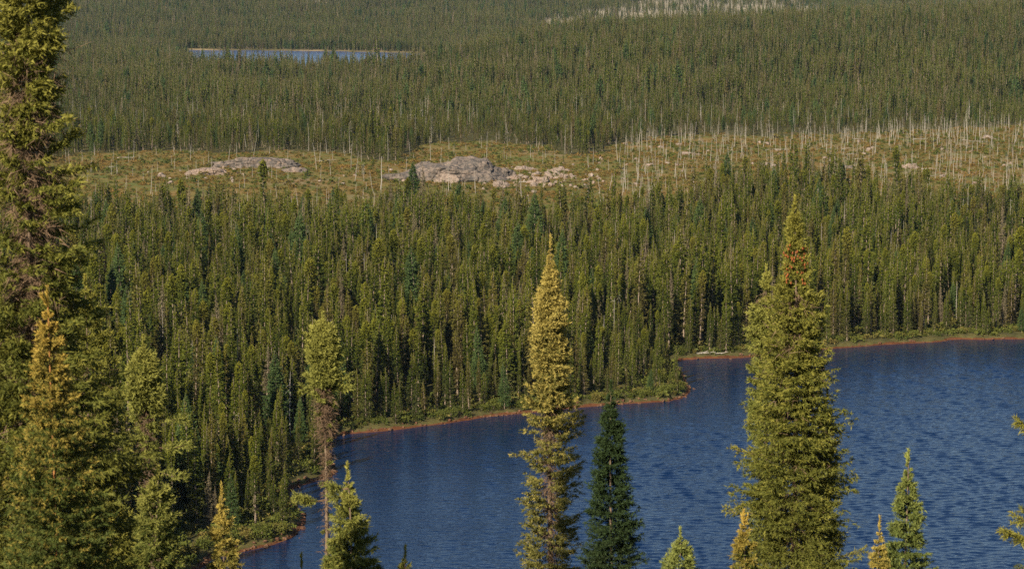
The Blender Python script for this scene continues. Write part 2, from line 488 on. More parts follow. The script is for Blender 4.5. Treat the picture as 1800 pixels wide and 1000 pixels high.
def crown(rs, H, prof, nb, nt, nk, tl, nl, nw, s0=0.35, up=45, low=-22, tiptop=0.25, lump=0.35, curl=0.22, spread=0.75, tipall=0.35, whorl=0.0, dry=0.0):
    """prof: rows (metres below the top, half width, density)"""
    prof = np.asarray(prof, float)
    tt = np.linspace(prof[0, 0], prof[-1, 0], 400)
    hw = np.interp(tt, prof[:, 0], prof[:, 1]); de = np.interp(tt, prof[:, 0], prof[:, 2]) * (hw + 0.06)
    de = np.maximum(de, 0.35 * de.max() * (tt < 0.15 * tt[-1]) * (0.3 + tt / (0.15 * tt[-1])))
    cdf = np.cumsum(de); cdf /= cdf[-1]
    t = np.interp((np.arange(nb) + rs.uniform(0, 1, nb)) / nb, cdf, tt)
    if whorl > 0: t = np.where(rs.uniform(size=nb) < 0.75, np.round(t / whorl) * whorl + rs.normal(0, whorl * 0.12, nb), t)
    t = np.clip(t, 0.02, prof[-1, 0])
    az = rs.uniform(0, 2 * np.pi, nb)
    W = np.interp(t, prof[:, 0], prof[:, 1])
    ph = rs.uniform(0, 6.28, 4)
    lmp = np.sin(2 * az + t * 2.1 + ph[0]) * np.cos(t * 3.7 + ph[1]) + 0.7 * np.sin(3 * az - t * 5.3 + ph[2])
    reach = 0.55 * (tl + nl)
    L = np.maximum(0.03, np.maximum(W - reach, 0.35 * W) * (rs.uniform(0.72, 1.08, nb) + lump * 0.45 * lmp))
    tn = t / prof[-1, 0]
    sl = np.radians(np.interp(tn, [0, 0.12, 0.5, 1], [up, up * 0.45, low * 0.6, low]) + rs.normal(0, 9, nb))
    s = rs.uniform(s0, 1, (nb, nt)); s[:, 0] = 1.0
    o = np.stack([np.cos(az), np.sin(az), np.zeros(nb)], -1)
    e = np.stack([-np.sin(az), np.cos(az), np.zeros(nb)], -1)
    r = (L * np.cos(sl))[:, None] * s
    z = -t[:, None] + (L * np.sin(sl))[:, None] * s + curl * L[:, None] * s ** 2.5
    side = rs.uniform(-1, 1, (nb, nt))
    P = o[:, None] * r[..., None] + np.array([0, 0, 1.0]) * z[..., None] + e[:, None] * (side * 0.17 * L[:, None] * (1.15 - s))[..., None]
    D = unit(o[:, None] * rs.uniform(0.5, 1.0, (nb, nt, 1)) + e[:, None] * (side * 1.0)[..., None] + np.array([0, 0, 1.0]) * (np.sin(sl)[:, None] + rs.uniform(-0.35, 0.5, (nb, nt)))[..., None])
    fin = np.clip(W / (tl + nl) * 0.85, 0.16, 1.0)
    TL = tl * rs.uniform(0.5, 1.15, (nb, nt)) * fin[:, None]
    tipb = np.clip(tipall * (0.3 + 0.7 * s ** 2) + tiptop * np.exp(-t / (0.12 * prof[-1, 0] + 0.25))[:, None], 0, 1)
    if dry:
        dr = dry * smooth(0.25, 0.9, tn)[:, None] * rs.uniform(0.1, 1.0, (nb, nt)) * (1.15 - 0.6 * s)
        tipb = np.where(rs.uniform(size=(nb, nt)) < 0.85 * smooth(0.15, 0.7, tn)[:, None], -dr, tipb)
    V, F, tip, rnd = needles_from_twigs(rs, P.reshape(-1, 3), D.reshape(-1, 3), TL.reshape(-1), nk, nl, nw, tipb.reshape(-1), spread, np.repeat(fin, nt))
    V[:, 2] += H
    return V, F, tip, rnd

def leader(rs, H, ln, nl, nw, n=26, shoots=0):
    """the upright shoot on top"""
    P = np.zeros((n, 3)); P[:, 2] = H + ln * np.linspace(-0.3, 1, n)
    D = np.tile([0, 0, 1.0], (n, 1)); Lg = np.full(n, ln * 0.12)
    if shoots:
        a = rs.uniform(0, 6.28, shoots)
        for i in range(shoots):
            d = unit(np.array([math.cos(a[i]) * 0.5, math.sin(a[i]) * 0.5, 0.9]))
            q = np.array([0, 0, H - ln * 0.2]) + d * (ln * np.linspace(0, 0.85, 12))[:, None]
            P = np.concatenate([P, q]); D = np.concatenate([D, np.tile(d, (12, 1))]); Lg = np.concatenate([Lg, np.full(12, ln * 0.1)])
    return needles_from_twigs(rs, P, unit(D), Lg, 5, nl, nw, np.ones(len(P)), 0.6)

def deadwood(rs, z0, z1, H, width, n, sub=3, th=0.006, droop=-25):
    """dead brown twigs standing out from the stem between two heights (single triangles, thin)"""
    z = rs.uniform(z0, z1, n); az = rs.uniform(0, 2 * np.pi, n)
    L = width * rs.uniform(0.35, 1.1, n)
    sl = np.radians(droop + rs.normal(0, 16, n))
    D = np.stack([np.cos(az) * np.cos(sl), np.sin(az) * np.cos(sl), np.sin(sl)], -1)
    B = np.stack([np.zeros(n), np.zeros(n), z], -1)
    Ps, Ds, Ls = [B], [D], [L]
    for k in range(sub):
        u = rs.uniform(0.25, 0.95, n)
        Ps.append(B + D * (L * u)[:, None]); Ds.append(unit(D + rs.normal(0, 0.7, (n, 3)) + [0, 0, -0.2])); Ls.append(L * rs.uniform(0.2, 0.5, n))
    P = np.concatenate(Ps); D = np.concatenate(Ds); L = np.concatenate(Ls)
    s = unit(np.cross(D, rs.normal(size=D.shape)))
    V = np.stack([P - s * th, P + s * th, P + D * L[:, None]], 1).reshape(-1, 3)
    return V, np.arange(len(V), dtype=np.int32).reshape(-1, 3)

def trunk_np(H, r0, r1=0.012, n=7, k=9):
    z = np.linspace(-0.6, H, k)
    rad = np.interp(z, [-0.6, 0.3, H], [r0 * 1.5, r0, r1])
    return tube(np.stack([np.zeros(k), np.zeros(k), z], -1), rad, n)

# ------------------------------------------------------------------ forest spruce kinds
#        height, crown rows in fractions (below top/H, half width/H, density), branches ...
KINDS = {
    'cone':   dict(rows=[(0, .004, 1), (.08, .022, 1), (.3, .055, 1), (.6, .085, 1), (.85, .10, .9), (.93, .09, .5)], mat='spruce', what='full conical spruce with branches down to the ground'),
    'spire':  dict(rows=[(0, .004, 1), (.1, .026, 1.1), (.4, .046, 1), (.7, .060, .7), (.88, .058, .35)], mat='spruce', what='narrow spire-shaped spruce'),
    'club':   dict(rows=[(0, .012, 1.2), (.05, .040, 1.6), (.14, .055, 1.6), (.24, .046, 1.1), (.36, .040, .5), (.6, .052, .35), (.8, .05, .15)], mat='spruce', what='club-topped spruce with a long bare grey stem'),
    'shaggy': dict(rows=[(0, .006, 1), (.1, .028, 1), (.3, .054, .9), (.55, .074, .7), (.8, .092, .5), (.94, .09, .25)], mat='spruce', what='shaggy spruce with ragged drooping boughs'),
    'drab':   dict(rows=[(0, .006, .8), (.15, .030, .7), (.45, .055, .6), (.75, .085, .6), (.95, .09, .3)], mat='drab', what='half-dead grey-brown spruce'),
    'tamarack': dict(rows=[(0, .006, .8), (.12, .040, .8), (.35, .085, .8), (.6, .13, .8), (.85, .15, .6), (.93, .12, .3)], mat='tamarack', what='soft blue-green tamarack'),
}
def make_kind(kind, seed, H, lod):
    K = KINDS[kind]; rs = RS(seed)
    prof = [(a * H, b * H * rs.uniform(0.92, 1.1), c) for a, b, c in K['rows']]
    if lod == 0: nb, nt, nk, tl, nl, nw = 210, 5, 4, 0.24, 0.19, 0.050
    elif lod == 1: nb, nt, nk, tl, nl, nw = 150, 4, 3, 0.28, 0.24, 0.085
    else: nb, nt, nk, tl, nl, nw = 80, 3, 2, 0.34, 0.42, 0.19
    if kind == 'tamarack': nb = int(nb * 2.6); nw *= 1.05
    if kind == 'drab': nw *= 0.7
    V, F, tip, rnd = crown(rs, H, prof, nb, nt, nk, tl, nl, nw, s0=0.25, up=40 if kind != 'tamarack' else 30, low=-28 if kind != 'tamarack' else 4, tiptop=(0.95, 0.75, 0.35)[lod], tipall=(0.16, 0.14, 0.08)[lod], lump=0.42, curl=0.12, dry=0.0 if kind == 'tamarack' else (0.95, 0.85, 0.35)[lod])  # far trees: tip colour dimmed to stand in for fine self-shadowing
    rt = 0.0095 * H
    T = trunk_np(H * 0.985, rt, 0.01, 5 if lod else 6, 5)
    base = 1 - K['rows'][-1][0]
    dn = {'club': 60, 'shaggy': 30, 'spire': 34, 'drab': 80}.get(kind, 14)
    if lod == 2: dn //= 4
    dw = deadwood(rs, H * 0.08, H * (0.6 if kind in ('club', 'drab') else 0.4), H, H * 0.055, dn, 2, 0.012 if lod < 2 else 0.03)
    f = sway_fn(H, 0.25, seed + 5)
    Tm, Tf = merge([T, dw])
    return (f(Tm), Tf), (f(V), F, tip, rnd)

LIB = {}
for ki, (kind, cnt) in enumerate((('cone', 3), ('spire', 3), ('club', 4), ('shaggy', 3), ('drab', 1), ('tamarack', 3))):
    for j in range(cnt):
        LIB[(kind, j)] = make_kind(kind, 100 * ki + 7 * j + 3, 10.0, 0)
LIBMESH = {}
for key, (T, C) in LIB.items():
    tm = mesh_np('spruce_trunk', T[0], T[1], [M['trunk']])
    cm = mesh_np('spruce_crown', C[0], C[1], [M[KINDS[key[0]]['mat']]], dict(tip=C[2], rnd=C[3]))
    LIBMESH[key] = (tm, cm)

def joined_proto(name, T, C, fol, coll):
    V, F = merge([(T[0], T[1]), (C[0], C[1])])
    z = np.zeros(len(T[0]))
    me = mesh_np(name, V, F, [M['trunk'], fol], dict(tip=np.concatenate([z, C[2]]), rnd=np.concatenate([z, C[3]])),
                 midx=np.concatenate([np.zeros(len(T[1])), np.ones(len(C[1]))]))
    o = bpy.data.objects.new(name, me)
    coll.objects.link(o)
    return o

def scatter_object(name, pts, vi, sxy, sz, rz, coll, label, cat):
    """one object of kind stuff: instances of the collection's meshes on points"""
    me = bpy.data.meshes.new(name)
    me.vertices.add(len(pts)); me.vertices.foreach_set('co', np.asarray(pts, np.float32).ravel())
    for nm, typ, val in (('vi', 'INT', vi), ('sxy', 'FLOAT', sxy), ('sz', 'FLOAT', sz), ('rz', 'FLOAT', rz)):
        a = me.attributes.new(nm, typ, 'POINT')
        a.data.foreach_set('value', np.asarray(val, np.int32 if typ == 'INT' else np.float32))
    o = link(name, me)
    ng = bpy.data.node_groups.new(name, 'GeometryNodeTree')
    ng.interface.new_socket('Geometry', in_out='INPUT', socket_type='NodeSocketGeometry')
    ng.interface.new_socket('Geometry', in_out='OUTPUT', socket_type='NodeSocketGeometry')
    gi = ng.nodes.new('NodeGroupInput'); go = ng.nodes.new('NodeGroupOutput')
    ci = ng.nodes.new('GeometryNodeCollectionInfo'); ci.inputs['Collection'].default_value = coll
    ci.inputs['Separate Children'].default_value = True; ci.inputs['Reset Children'].default_value = True
    ip = ng.nodes.new('GeometryNodeInstanceOnPoints'); ip.inputs['Pick Instance'].default_value = True
    def na(nm, typ):
        n = ng.nodes.new('GeometryNodeInputNamedAttribute'); n.data_type = typ; n.inputs[0].default_value = nm
        return n.outputs[0]
    cs = ng.nodes.new('ShaderNodeCombineXYZ'); cr = ng.nodes.new('ShaderNodeCombineXYZ')
    L = ng.links.new
    s = na('sxy', 'FLOAT'); L(s, cs.inputs[0]); L(s, cs.inputs[1]); L(na('sz', 'FLOAT'), cs.inputs[2])
    L(na('rz', 'FLOAT'), cr.inputs[2])
    L(gi.outputs[0], ip.inputs['Points']); L(ci.outputs[0], ip.inputs['Instance']); L(na('vi', 'INT'), ip.inputs['Instance Index'])
    L(cr.outputs[0], ip.inputs['Rotation']); L(cs.outputs[0], ip.inputs['Scale']); L(ip.outputs[0], go.inputs[0])
    md = o.modifiers.new('scatter', 'NODES'); md.node_group = ng
    o['kind'] = 'stuff'; tag(o, label, cat)
    return o

# ------------------------------------------------------------------ scatter the forest
rs = RS(11)
def strip(y0, y1, area, half):
    """random points in the view fan, jittered grid of about one per `area` m2"""
    st = math.sqrt(area); out = []
    for y in np.arange(y0, y1, st):
        w = half * y + 12
        n = int(2 * w / st)
        xs = -w + (np.arange(n) + rs.uniform(0, 1, n)) * (2 * w / n)
        out.append(np.stack([xs, y + rs.uniform(-0.6, 0.6, n) * st], -1))
    return np.concatenate(out)
pts = np.concatenate([strip(236, 480, 8.2, 0.235), strip(480, 720, 9.0, 0.232), strip(720, 1150, 11.5, 0.228), strip(1150, 2200, 14.0, 0.225), strip(2200, 3900, 19.0, 0.222)])
x, y = pts[:, 0], pts[:, 1]
z, sd, fs = ground(x, y, True)
mc, mb = masks(x, y, z)
px, py = project(x, y, z)
glade = wob(x, y, 23, 0.9) + 0.7 * wob(x, y, 9, 2.2)             # thin spots in the wood
keep = (sd > 1.3) & (fs > 6) & ~(mc & (rs.uniform(size=len(x)) > 0.05)) & ~(mb & (rs.uniform(size=len(x)) < 0.8)) & ~((glade > 0.92) & (y < 1100)) & ~((wob(x, y, 70, 4.4) + 0.6 * wob(x, y, 22, 1.0) > 1.12) & (y > 1150))
keep &= ~((y < 330) & (px > 640)) & ~((y < 279) & (px > 300)) & ~(in_poly(px, py, MEADOW) & (rs.uniform(size=len(x)) < 0.6))
keep &= ~((sd < 2.4) & (rs.uniform(size=len(x)) < 0.4))
keep &= ~((y > 880) & (y < 960) & (rs.uniform(size=len(x)) < 0.25))
x, y, z, sd, px, py = (a[keep] for a in (x, y, z, sd, px, py))
n = len(x)
hgt = 9.0 * np.clip(rs.normal(1.0, 0.30, n), 0.38, 1.7) * (1 + np.where(y > 1000, 0.24, 0.17) * wob(x, y, 45, 3.0))
hgt *= np.where(y < 470, 1.17, 1.0) * np.where(y > 2200, 1.15, 1.0) * (1 - 0.25 * smooth(860, 900, y) * (1 - smooth(980, 1150, y))) * np.where((y > 860) & (y < 1000), 0.86, 1.0)
hgt *= np.where(rs.uniform(size=n) < 0.14, 0.6, 1.0) * np.where(rs.uniform(size=n) < 0.04, 1.3, 1.0) * np.where((y > 1380) & (y < 1850) & (x < -60), rs.uniform(0.65, 1.3, n), 1.0)
hgt *= np.where(y < 480, 0.62 + 0.38 * smooth(1.5, 16, sd), 1.0) * np.where((px > 1040) & (px < 1230) & (y < 412), 0.82, 1.0)
nearc = np.zeros(n, bool); q_ = (y > 600) & (y < 1150)
for dy_ in (-12, -26, -40, 16):
    nearc[q_] |= masks(x[q_], y[q_] + dy_, ground(x[q_], y[q_] + dy_))[0]
hgt *= np.where(nearc, rs.uniform(0.4, 1.0, n), 1.0)
inc = masks(x, y, z)[0]; hgt *= np.where(inc, rs.uniform(0.15, 0.55, n), 1.0)
kinds = np.array(['cone', 'spire', 'club', 'shaggy', 'drab', 'tamarack'])
u = rs.uniform(size=n)
tam = 0.035 + 0.10 * (wob(x, y, 30, 5.0) > 0.75)
kd = np.select([u < tam, u < tam + 0.035, u < 0.38, u < 0.66, u < 0.79], [5, 4, 0, 1, 2], 3)
kd = np.where((y > 850) & (kd == 2), rs.choice([0, 1, 3], n), kd)
kd = np.where((sd < 9) & (rs.uniform(size=n) < 0.6) & (kd != 5), rs.choice([0, 3, 1], n), kd)
var = rs.randint(0, 12, n)
rot = rs.uniform(0, 6.28, n)
inview = (px > -10) & (px < 1810) & (py < 1010 + 60)
front = sd < 7.5
# the largest to be seen: shoreline trees whole, others by their tops
score = hgt / y * np.where(front, 1.0, np.where(sd < 14, 0.62, 0.45)) * inview
is_t = kd == 5
order = np.argsort(-np.where(is_t, 0, score)); ind_s = order[:300]
order = np.argsort(-np.where(is_t, score, 0)); ind_t = order[:90]
indiv = np.zeros(n, bool); indiv[ind_s] = True; indiv[ind_t] = True

LAND = [(60, 'the huge left-edge spruce'), (252, 'the tufted spruce'), (390, 'the small yellow spruce'), (568, 'the club-topped spruce'), (780, None), (968, 'the tall golden spruce'), (1074, 'the dark fir'), (1210, None), (1398, 'the great spruce'), (1597, 'the lone green spruce'), (1800, 'the right edge')]
def beside(p):
    best = min((l for l in LAND if l[1]), key=lambda l: abs(l[0] - p))
    d = p - best[0]
    if abs(d) < 25: return 'in line with ' + best[1]
    far = 'well ' if abs(d) > 110 else ''
    return far + ('right of ' if d > 0 else 'left of ') + best[1]
def zone(i):
    if px[i] < 620 and y[i] < 352: return 'left'
    if px[i] > 1185 and y[i] > 395: return 'far'
    if px[i] < 620: return 'wood'
    return 'point'
ORD = ['first', 'second', 'third', 'fourth', 'fifth', 'sixth', 'seventh', 'eighth', 'ninth', 'tenth', 'eleventh', 'twelfth', 'thirteenth', 'fourteenth', 'fifteenth', 'sixteenth']
row_name = {'left': 'on the left bay, counted from the left', 'far': 'on the far shore, counted from the left', 'point': 'on the wooded point, counted from its right tip', 'wood': None}
back_name = {'left': 'in the wood behind the left bay', 'far': 'in the wood behind the far shore', 'point': 'in the wood behind the shore of the point', 'wood': 'in the wooded slope behind the foreground spruces'}
back_short = {'left': 'behind the left bay', 'far': 'behind the far shore', 'point': 'on the wooded point', 'wood': 'on the left slope'}
counters = {}
def place_tree(i, name, cat):
    kind = kinds[kd[i]]
    vs_ = [k for k in LIB if k[0] == kind]
    key = vs_[var[i] % len(vs_)]
    s = hgt[i] / 10.0; fx_ = 1.1 * (0.82 + 0.036 * (i % 12))
    root = link(name, None, loc=(x[i], y[i], z[i] - 0.1), rz=rot[i], sc=(s * fx_, s * fx_, s))
    root.empty_display_size = 0.5
    tm, cm = LIBMESH[key]
    link('trunk', tm, root); link('crown', cm, root)
    zn = zone(i); what = KINDS[kind]['what']
    if front[i] and row_name[zn]:
        c = counters.setdefault((zn, kind), []); c.append(root)
        root['_px'] = px[i]
    else:
        w_ = what.split(" with ")[0]; sz_ = 'tall' if hgt[i] > 11.5 else ('short' if hgt[i] < 9 else 'mid-height')
        tag(root, f'{sz_} {w_} {back_short[zn]}, {beside(px[i])}', cat, f'{sz_} {w_} trees {back_short[zn]} {beside(px[i])}')
    return root
for i in ind_s: place_tree(i, 'spruce_tree', 'tree')
for i in ind_t: place_tree(i, 'tamarack_tree', 'tree')
for (zn, kind), lst in counters.items():
    lst.sort(key=lambda o: o['_px'], reverse=(zn == 'point'))
    what = KINDS[kind]['what'].split(' with ')[0]
    for k, o in enumerate(lst):
        if k < len(ORD): tag(o, f'{ORD[k]} {what} {row_name[zn]}', 'tree', 'trees in the front row on the lake shore')
        else: tag(o, f'{what} in the front row {row_name[zn].split(",")[0]}, past the sixteenth', 'tree', 'further ' + what + ' trees in the front row ' + zn)
        del o['_px']

for px_, top_, d_, key_, fat_, lab_ in ((726, 282, 640, ('tamarack', 0), 1.35, 'large dark tamarack rising over the heath just left of the great rock dome'),
                                        (812, 338, 610, ('tamarack', 1), 1.7, 'broad dark tamarack below the great rock dome at the clearing\'s edge'),
                                        (690, 318, 625, ('cone', 1), 1.7, 'dark full spruce beside the large tamarack left of the dome'),
                                        (752, 335, 618, ('cone', 2), 1.7, 'dark full spruce between the two tamaracks in front of the dome')):
    X0, Y0, Zt = at_y(px_, top_, d_); Zg = float(ground(X0, Y0)[0]); s_ = (Zt - Zg) / 10.0
    root = link('tamarack_tree' if key_[0] == 'tamarack' else 'spruce_tree', None, loc=(X0, Y0, Zg - 0.1), rz=px_ * 0.37, sc=(s_ * fat_, s_ * fat_, s_))
    link('trunk', LIBMESH[key_][0], root); link('crown', LIBMESH[key_][1], root)
    tag(root, lab_, 'tree')

forest = bpy.data.collections.new('forest_kinds')
slots = []
for lod in (0, 1, 2):
    for kind, cnt in (('cone', 2), ('spire', 2), ('club', 3), ('shaggy', 2), ('drab', 1), ('tamarack', 2)):
        ids = []
        for j in range(cnt):
            T, C = make_kind(kind, 900 + 31 * j + len(kind) * 3, 10.0, lod)
            ids.append(len(forest.objects)); joined_proto('forest_tree_%02d' % len(forest.objects), T, C, M[KINDS[kind]['mat']], forest)
        slots.append(ids)
rest = ~indiv
lodi = np.where(y > 950, 12, np.where(y > 520, 6, 0))
vi = np.array([slots[l + k][v % len(slots[l + k])] for l, k, v in zip(lodi[rest], kd[rest], var[rest])])
s = hgt[rest] / 10.0
fat = 1.08 * rs.uniform(0.8, 1.25, rest.sum())
scatter_object('spruce_forest', np.stack([x, y, z - 0.1], -1)[rest], vi, s * fat, s, rot[rest], forest, 'dense olive-green spruce forest covering the valley and the far hills', 'forest')
print('forest', n, 'individual', indiv.sum())

# ------------------------------------------------------------------ dead snags
def make_snag(seed, H, stubs, th=1.0):
    rs = RS(seed); k = 6
    zz = np.linspace(-0.4, H, k)
    path = np.stack([np.cumsum(rs.normal(0, 0.045, k)), np.cumsum(rs.normal(0, 0.045, k)), zz], -1)
    parts = [tube(path, np.interp(zz, [-0.4, H], [0.074 * th, 0.022 * th]), 5)]
    for j in range(stubs):
        h = rs.uniform(0.25, 0.95) * H; a = rs.uniform(0, 6.28); L = rs.uniform(0.2, 0.75)
        b = np.array([np.interp(h, zz, path[:, 0]), np.interp(h, zz, path[:, 1]), h]); d = np.array([math.cos(a), math.sin(a), rs.uniform(-0.5, 0.3)])
        parts.append(tube(np.stack([b, b + d * L * 0.5, b + d * L + [0, 0, -0.1]]), [0.028 * th, 0.02 * th, 0.008], 3))
    return merge(parts)
snag_kinds = [make_snag(40 + j, 6.0, (3, 8, 14, 5, 10)[j]) for j in range(5)]
snag_me = [mesh_np('snag', V, F, [M['snag']]) for V, F in snag_kinds]
cand = strip(640, 1010, 18.0, 0.232)
# burnt edge of the forest behind the clearing too
sx, sy = cand[:, 0], cand[:, 1]
szz = ground(sx, sy)
spx, spy = project(sx, sy, szz)
c, b = masks(sx, sy, szz)
pr = np.where(c, 0.10, 0.0) + np.where(c & (spx > 1080), 0.30, 0.0) + np.where(c & (spx > 1080) & (spy < 262), 0.12, 0.0)
pr = np.where(~c & (spy > 222) & (spy < 262) & (spx > 1050), 0.06, pr)
pr = np.where(~c & (spy > 240) & (spy < 300) & (spx < 1050), 0.05, pr)
pr *= np.clip(1 + 0.9 * wob(sx, sy, 12, 4.0), 0.15, 2.2)
k = rs.uniform(size=len(sx)) < pr
sx, sy, szz, spx, spy = sx[k], sy[k], szz[k], spx[k], spy[k]
sh = np.clip(rs.normal(3.2, 1.4, len(sx)), 1.0, 8.5) * np.where((spy < 262) & (spx > 1080), 1.3, 1.0)
extra = rs.uniform(size=len(sx)) < 0.10
sh = np.where(extra, rs.uniform(5.5, 9.5, len(sx)), sh)
big = np.argsort(-(sh / sy) * ((spx > 120) & (spx < 1800)))[:300]
isb = np.zeros(len(sx), bool); isb[big] = True
def snag_label(i):
    size = 'tall' if sh[i] > 6.5 else ('mid-sized' if sh[i] > 4.6 else 'short')
    d = 'on the heath\'s far side' if spy[i] < 262 else ('mid-heath' if spy[i] < 290 else 'on the heath\'s near side')
    return f'{size} pale dead snag {d}, {beside(spx[i])}', f'{size} dead snags {d} {beside(spx[i])}'
for i in big:
    s_ = sh[i] / 6.0
    o = link('dead_snag', snag_me[rs.randint(5)], loc=(sx[i], sy[i], szz[i] - 0.05), sc=(0.75 + 0.35 * s_, 0.75 + 0.35 * s_, s_))
    o.rotation_euler = (rs.normal(0, 0.09), rs.normal(0, 0.09), rs.uniform(0, 6.28))
    lab, grp = snag_label(i); tag(o, lab, 'dead tree', grp)
# all other snags: small ones here, pale burnt hills far away, bleached stems inside the forest
cand = strip(2250, 3900, 30.0, 0.225)
bx, by = cand[:, 0], cand[:, 1]; bz = ground(bx, by); _, b = masks(bx, by, bz)
b &= rs.uniform(size=len(bx)) < 0.75
cand2 = strip(300, 1000, 150.0, 0.225)
fx, fy = cand2[:, 0], cand2[:, 1]; fz, fsd, _ = ground(fx, fy, True); fc, _ = masks(fx, fy, fz)
k = (fsd > 4) & ~fc & (project(fx, fy, fz)[0] < np.where(fy < 330, 620, 5000))
k &= rs.uniform(size=len(fx)) < 0.45
qx = np.concatenate([sx[~isb], bx[b], fx[k]]); qy = np.concatenate([sy[~isb], by[b], fy[k]]); qz = np.concatenate([szz[~isb], bz[b], fz[k]])
qh = np.concatenate([sh[~isb], rs.uniform(2, 6.5, b.sum()), rs.uniform(6.5, 10.5, k.sum())]) / 6.0
qw = np.concatenate([np.full((~isb).sum(), 0.9), np.full(b.sum(), 1.5), np.full(k.sum(), 1.0)])
snags = bpy.data.collections.new('snag_kinds')
for j, (V, F) in enumerate(snag_kinds):
    snags.objects.link(bpy.data.objects.new('forest_snag_%02d' % j, mesh_np('forest_snag', V, F, [M['snag']])))
scatter_object('distant_dead_stems', np.stack([qx, qy, qz], -1), rs.randint(0, 5, len(qx)), qw, qh, rs.uniform(0, 6.28, len(qx)), snags,
               'bleached dead stems scattered through the forest and on the burnt far hill', 'dead trees')

# single leaning or fallen stems that stand out
def log(name, a, b, r, label, mat='snag', stubs=5, seed=0):
    rs = RS(seed); a = np.array(a, float); b = np.array(b, float)
    k = 6; t = np.linspace(0, 1, k)[:, None]
    path = a + (b - a) * t + rs.normal(0, 0.05, (k, 3)) * np.linalg.norm(b - a) / 6
    org = path[0].copy(); path -= org
    parts = [tube(path, np.linspace(r, r * 0.35, k), 6)]
    for j in range(stubs):
        q = path[0] + (path[-1] - path[0]) * rs.uniform(0.3, 0.95); d = unit(rs.normal(size=3)) * rs.uniform(0.3, 0.8)
        parts.append(tube(np.stack([q, q + d * 0.5, q + d]), [r * 0.3, r * 0.2, 0.005], 3))
    V, F = merge(parts)
    o = link(name, mesh_np(name, V, F, [M[mat]]), loc=org)
    return tag(o, label, 'dead tree')
def on_ray(p, dist, dz=0.0):
    q = at_y(p[0], p[1], dist); return (q[0], q[1], q[2] + dz)
log('leaning_dead_spruce', on_ray((1552, 522), 470), on_ray((1518, 472), 466), 0.15, 'pale dead trunk leaning diagonally over the wood behind the far shore', seed=3)
log('leaning_dead_spruce', on_ray((606, 606), 372), on_ray((580, 562), 370), 0.10, 'thin grey dead trunk leaning in the wood right of the club-topped spruce', seed=4)
log('bleached_stem', on_ray((460, 612), 396), on_ray((462, 520), 396), 0.09, 'thin white dead stem standing upright amid the left forest', seed=5)
log('bleached_stem', on_ray((670, 346), 640), on_ray((671, 275), 640), 0.20, 'thick white dead trunk rising before the left heath clearing', seed=6)

for k in range(26):
    fx_, fy_ = rs.uniform(-150, 190), rs.uniform(720, 870)
    fz_ = float(ground(fx_, fy_)[0]); p_ = project(fx_, fy_, fz_)[0]
    if not masks(np.array([fx_]), np.array([fy_]), np.array([fz_]))[0][0]: continue
    an = rs.uniform(-0.7, 0.7); L = rs.uniform(3, 7)
    ex_, ey_ = fx_ + L * math.cos(an), fy_ + L * math.sin(an)
    o = log('fallen_log', (fx_, fy_, fz_ + 0.25), (ex_, ey_, float(ground(ex_, ey_)[0]) + 0.35), 0.15, f'grey fallen log lying on the heath, {beside(p_)}', seed=500 + k)
    o['group'] = 'fallen logs on the heath ' + beside(p_)

# ------------------------------------------------------------------ rocks
def ico(sub):
    import bmesh
    bm = bmesh.new(); bmesh.ops.create_icosphere(bm, subdivisions=sub, radius=1)
    V = np.array([v.co[:] for v in bm.verts]); F = np.array([[v.index for v in f.verts] for f in bm.faces], np.int32)
    bm.free(); return V, F
def boulder(seed, sub=2, cuts=9, rough=0.05):
    rs = RS(seed); V, F = ico(sub)
    for _ in range(cuts):
        nrm = unit(rs.normal(size=3)); d = rs.uniform(0.45, 0.85)
        V = V - np.maximum(0, V @ nrm - d)[:, None] * nrm
    V = V + rs.normal(0, rough, V.shape) * 0.5
    return V, F
boulder_me = {m: [mesh_np('boulder', *boulder(60 + j), [M[m]]) for j in range(6)] for m in ('granite_pale', 'rust_rock')}

def march(pxx, pyy, y0, y1):
    """ground point under a pixel"""
    ysamp = np.linspace(y0, y1, 900)
    pts_ = [at_y(pxx, pyy, v) for v in ysamp]
    gz = ground(np.array([p[0] for p in pts_]), ysamp)
    for p, g in zip(pts_, gz):
        if p[2] <= g: return p[0], p[1], g
    return pts_[-1][0], pts_[-1][1], gz[-1]

def outcrop(label, pxc, pyb, wpx, hpx, seed, mat, depth=0.6, asym=0.0):
    """broad humped rock; pyb is where its foot meets the heath"""
    X0, Y0, Z0 = march(pxc, pyb, 600, 1000)
    s = Y0 / FPX; W, Hh = wpx * s / 2, hpx * s
    rs = RS(seed); V, F = ico(5)
    for _ in range(20):
        nrm = unit(rs.normal(size=3) * [1, 1, 0.7] + [0, 0, 0.25]); d = rs.uniform(0.5, 0.92)
        V = V - np.maximum(0, V @ nrm - d)[:, None] * nrm
    off = Vector((seed * 3.7, 0, 0))
    dn = np.array([mnoise.fractal(Vector(v) * 2.2 + off, 1.0, 2.0, 4) for v in V])
    rid = np.array([abs(mnoise.noise(Vector((v[0] * 5, v[1] * 5, v[2] * 9)) + off)) for v in V])
    V = V * (1 + 0.26 * dn - 0.16 * np.clip(0.35 - rid, 0, 1))[:, None]
    V[:, 2] += asym * V[:, 0] * 0.4
    V = V * [W, W * depth, Hh * 1.15]
    o = link('rock_outcrop', mesh_np('rock_outcrop', V, F, [M[mat]]), loc=(X0, Y0 + W * depth * 0.6, Z0 - 0.1 * Hh))
    return tag(o, label, 'rock')
outcrop('great lichen-grey rock dome in the middle of the heath clearing', 815, 321, 270, 44, 7, 'granite_dark', 0.7, -0.2)
outcrop('pink rock face at the left foot of the great dome', 790, 322, 70, 16, 8, 'granite_pale', 0.6)
outcrop('long low grey rock hump on the left part of the heath', 465, 296, 215, 19, 5, 'granite_dark', 0.5)
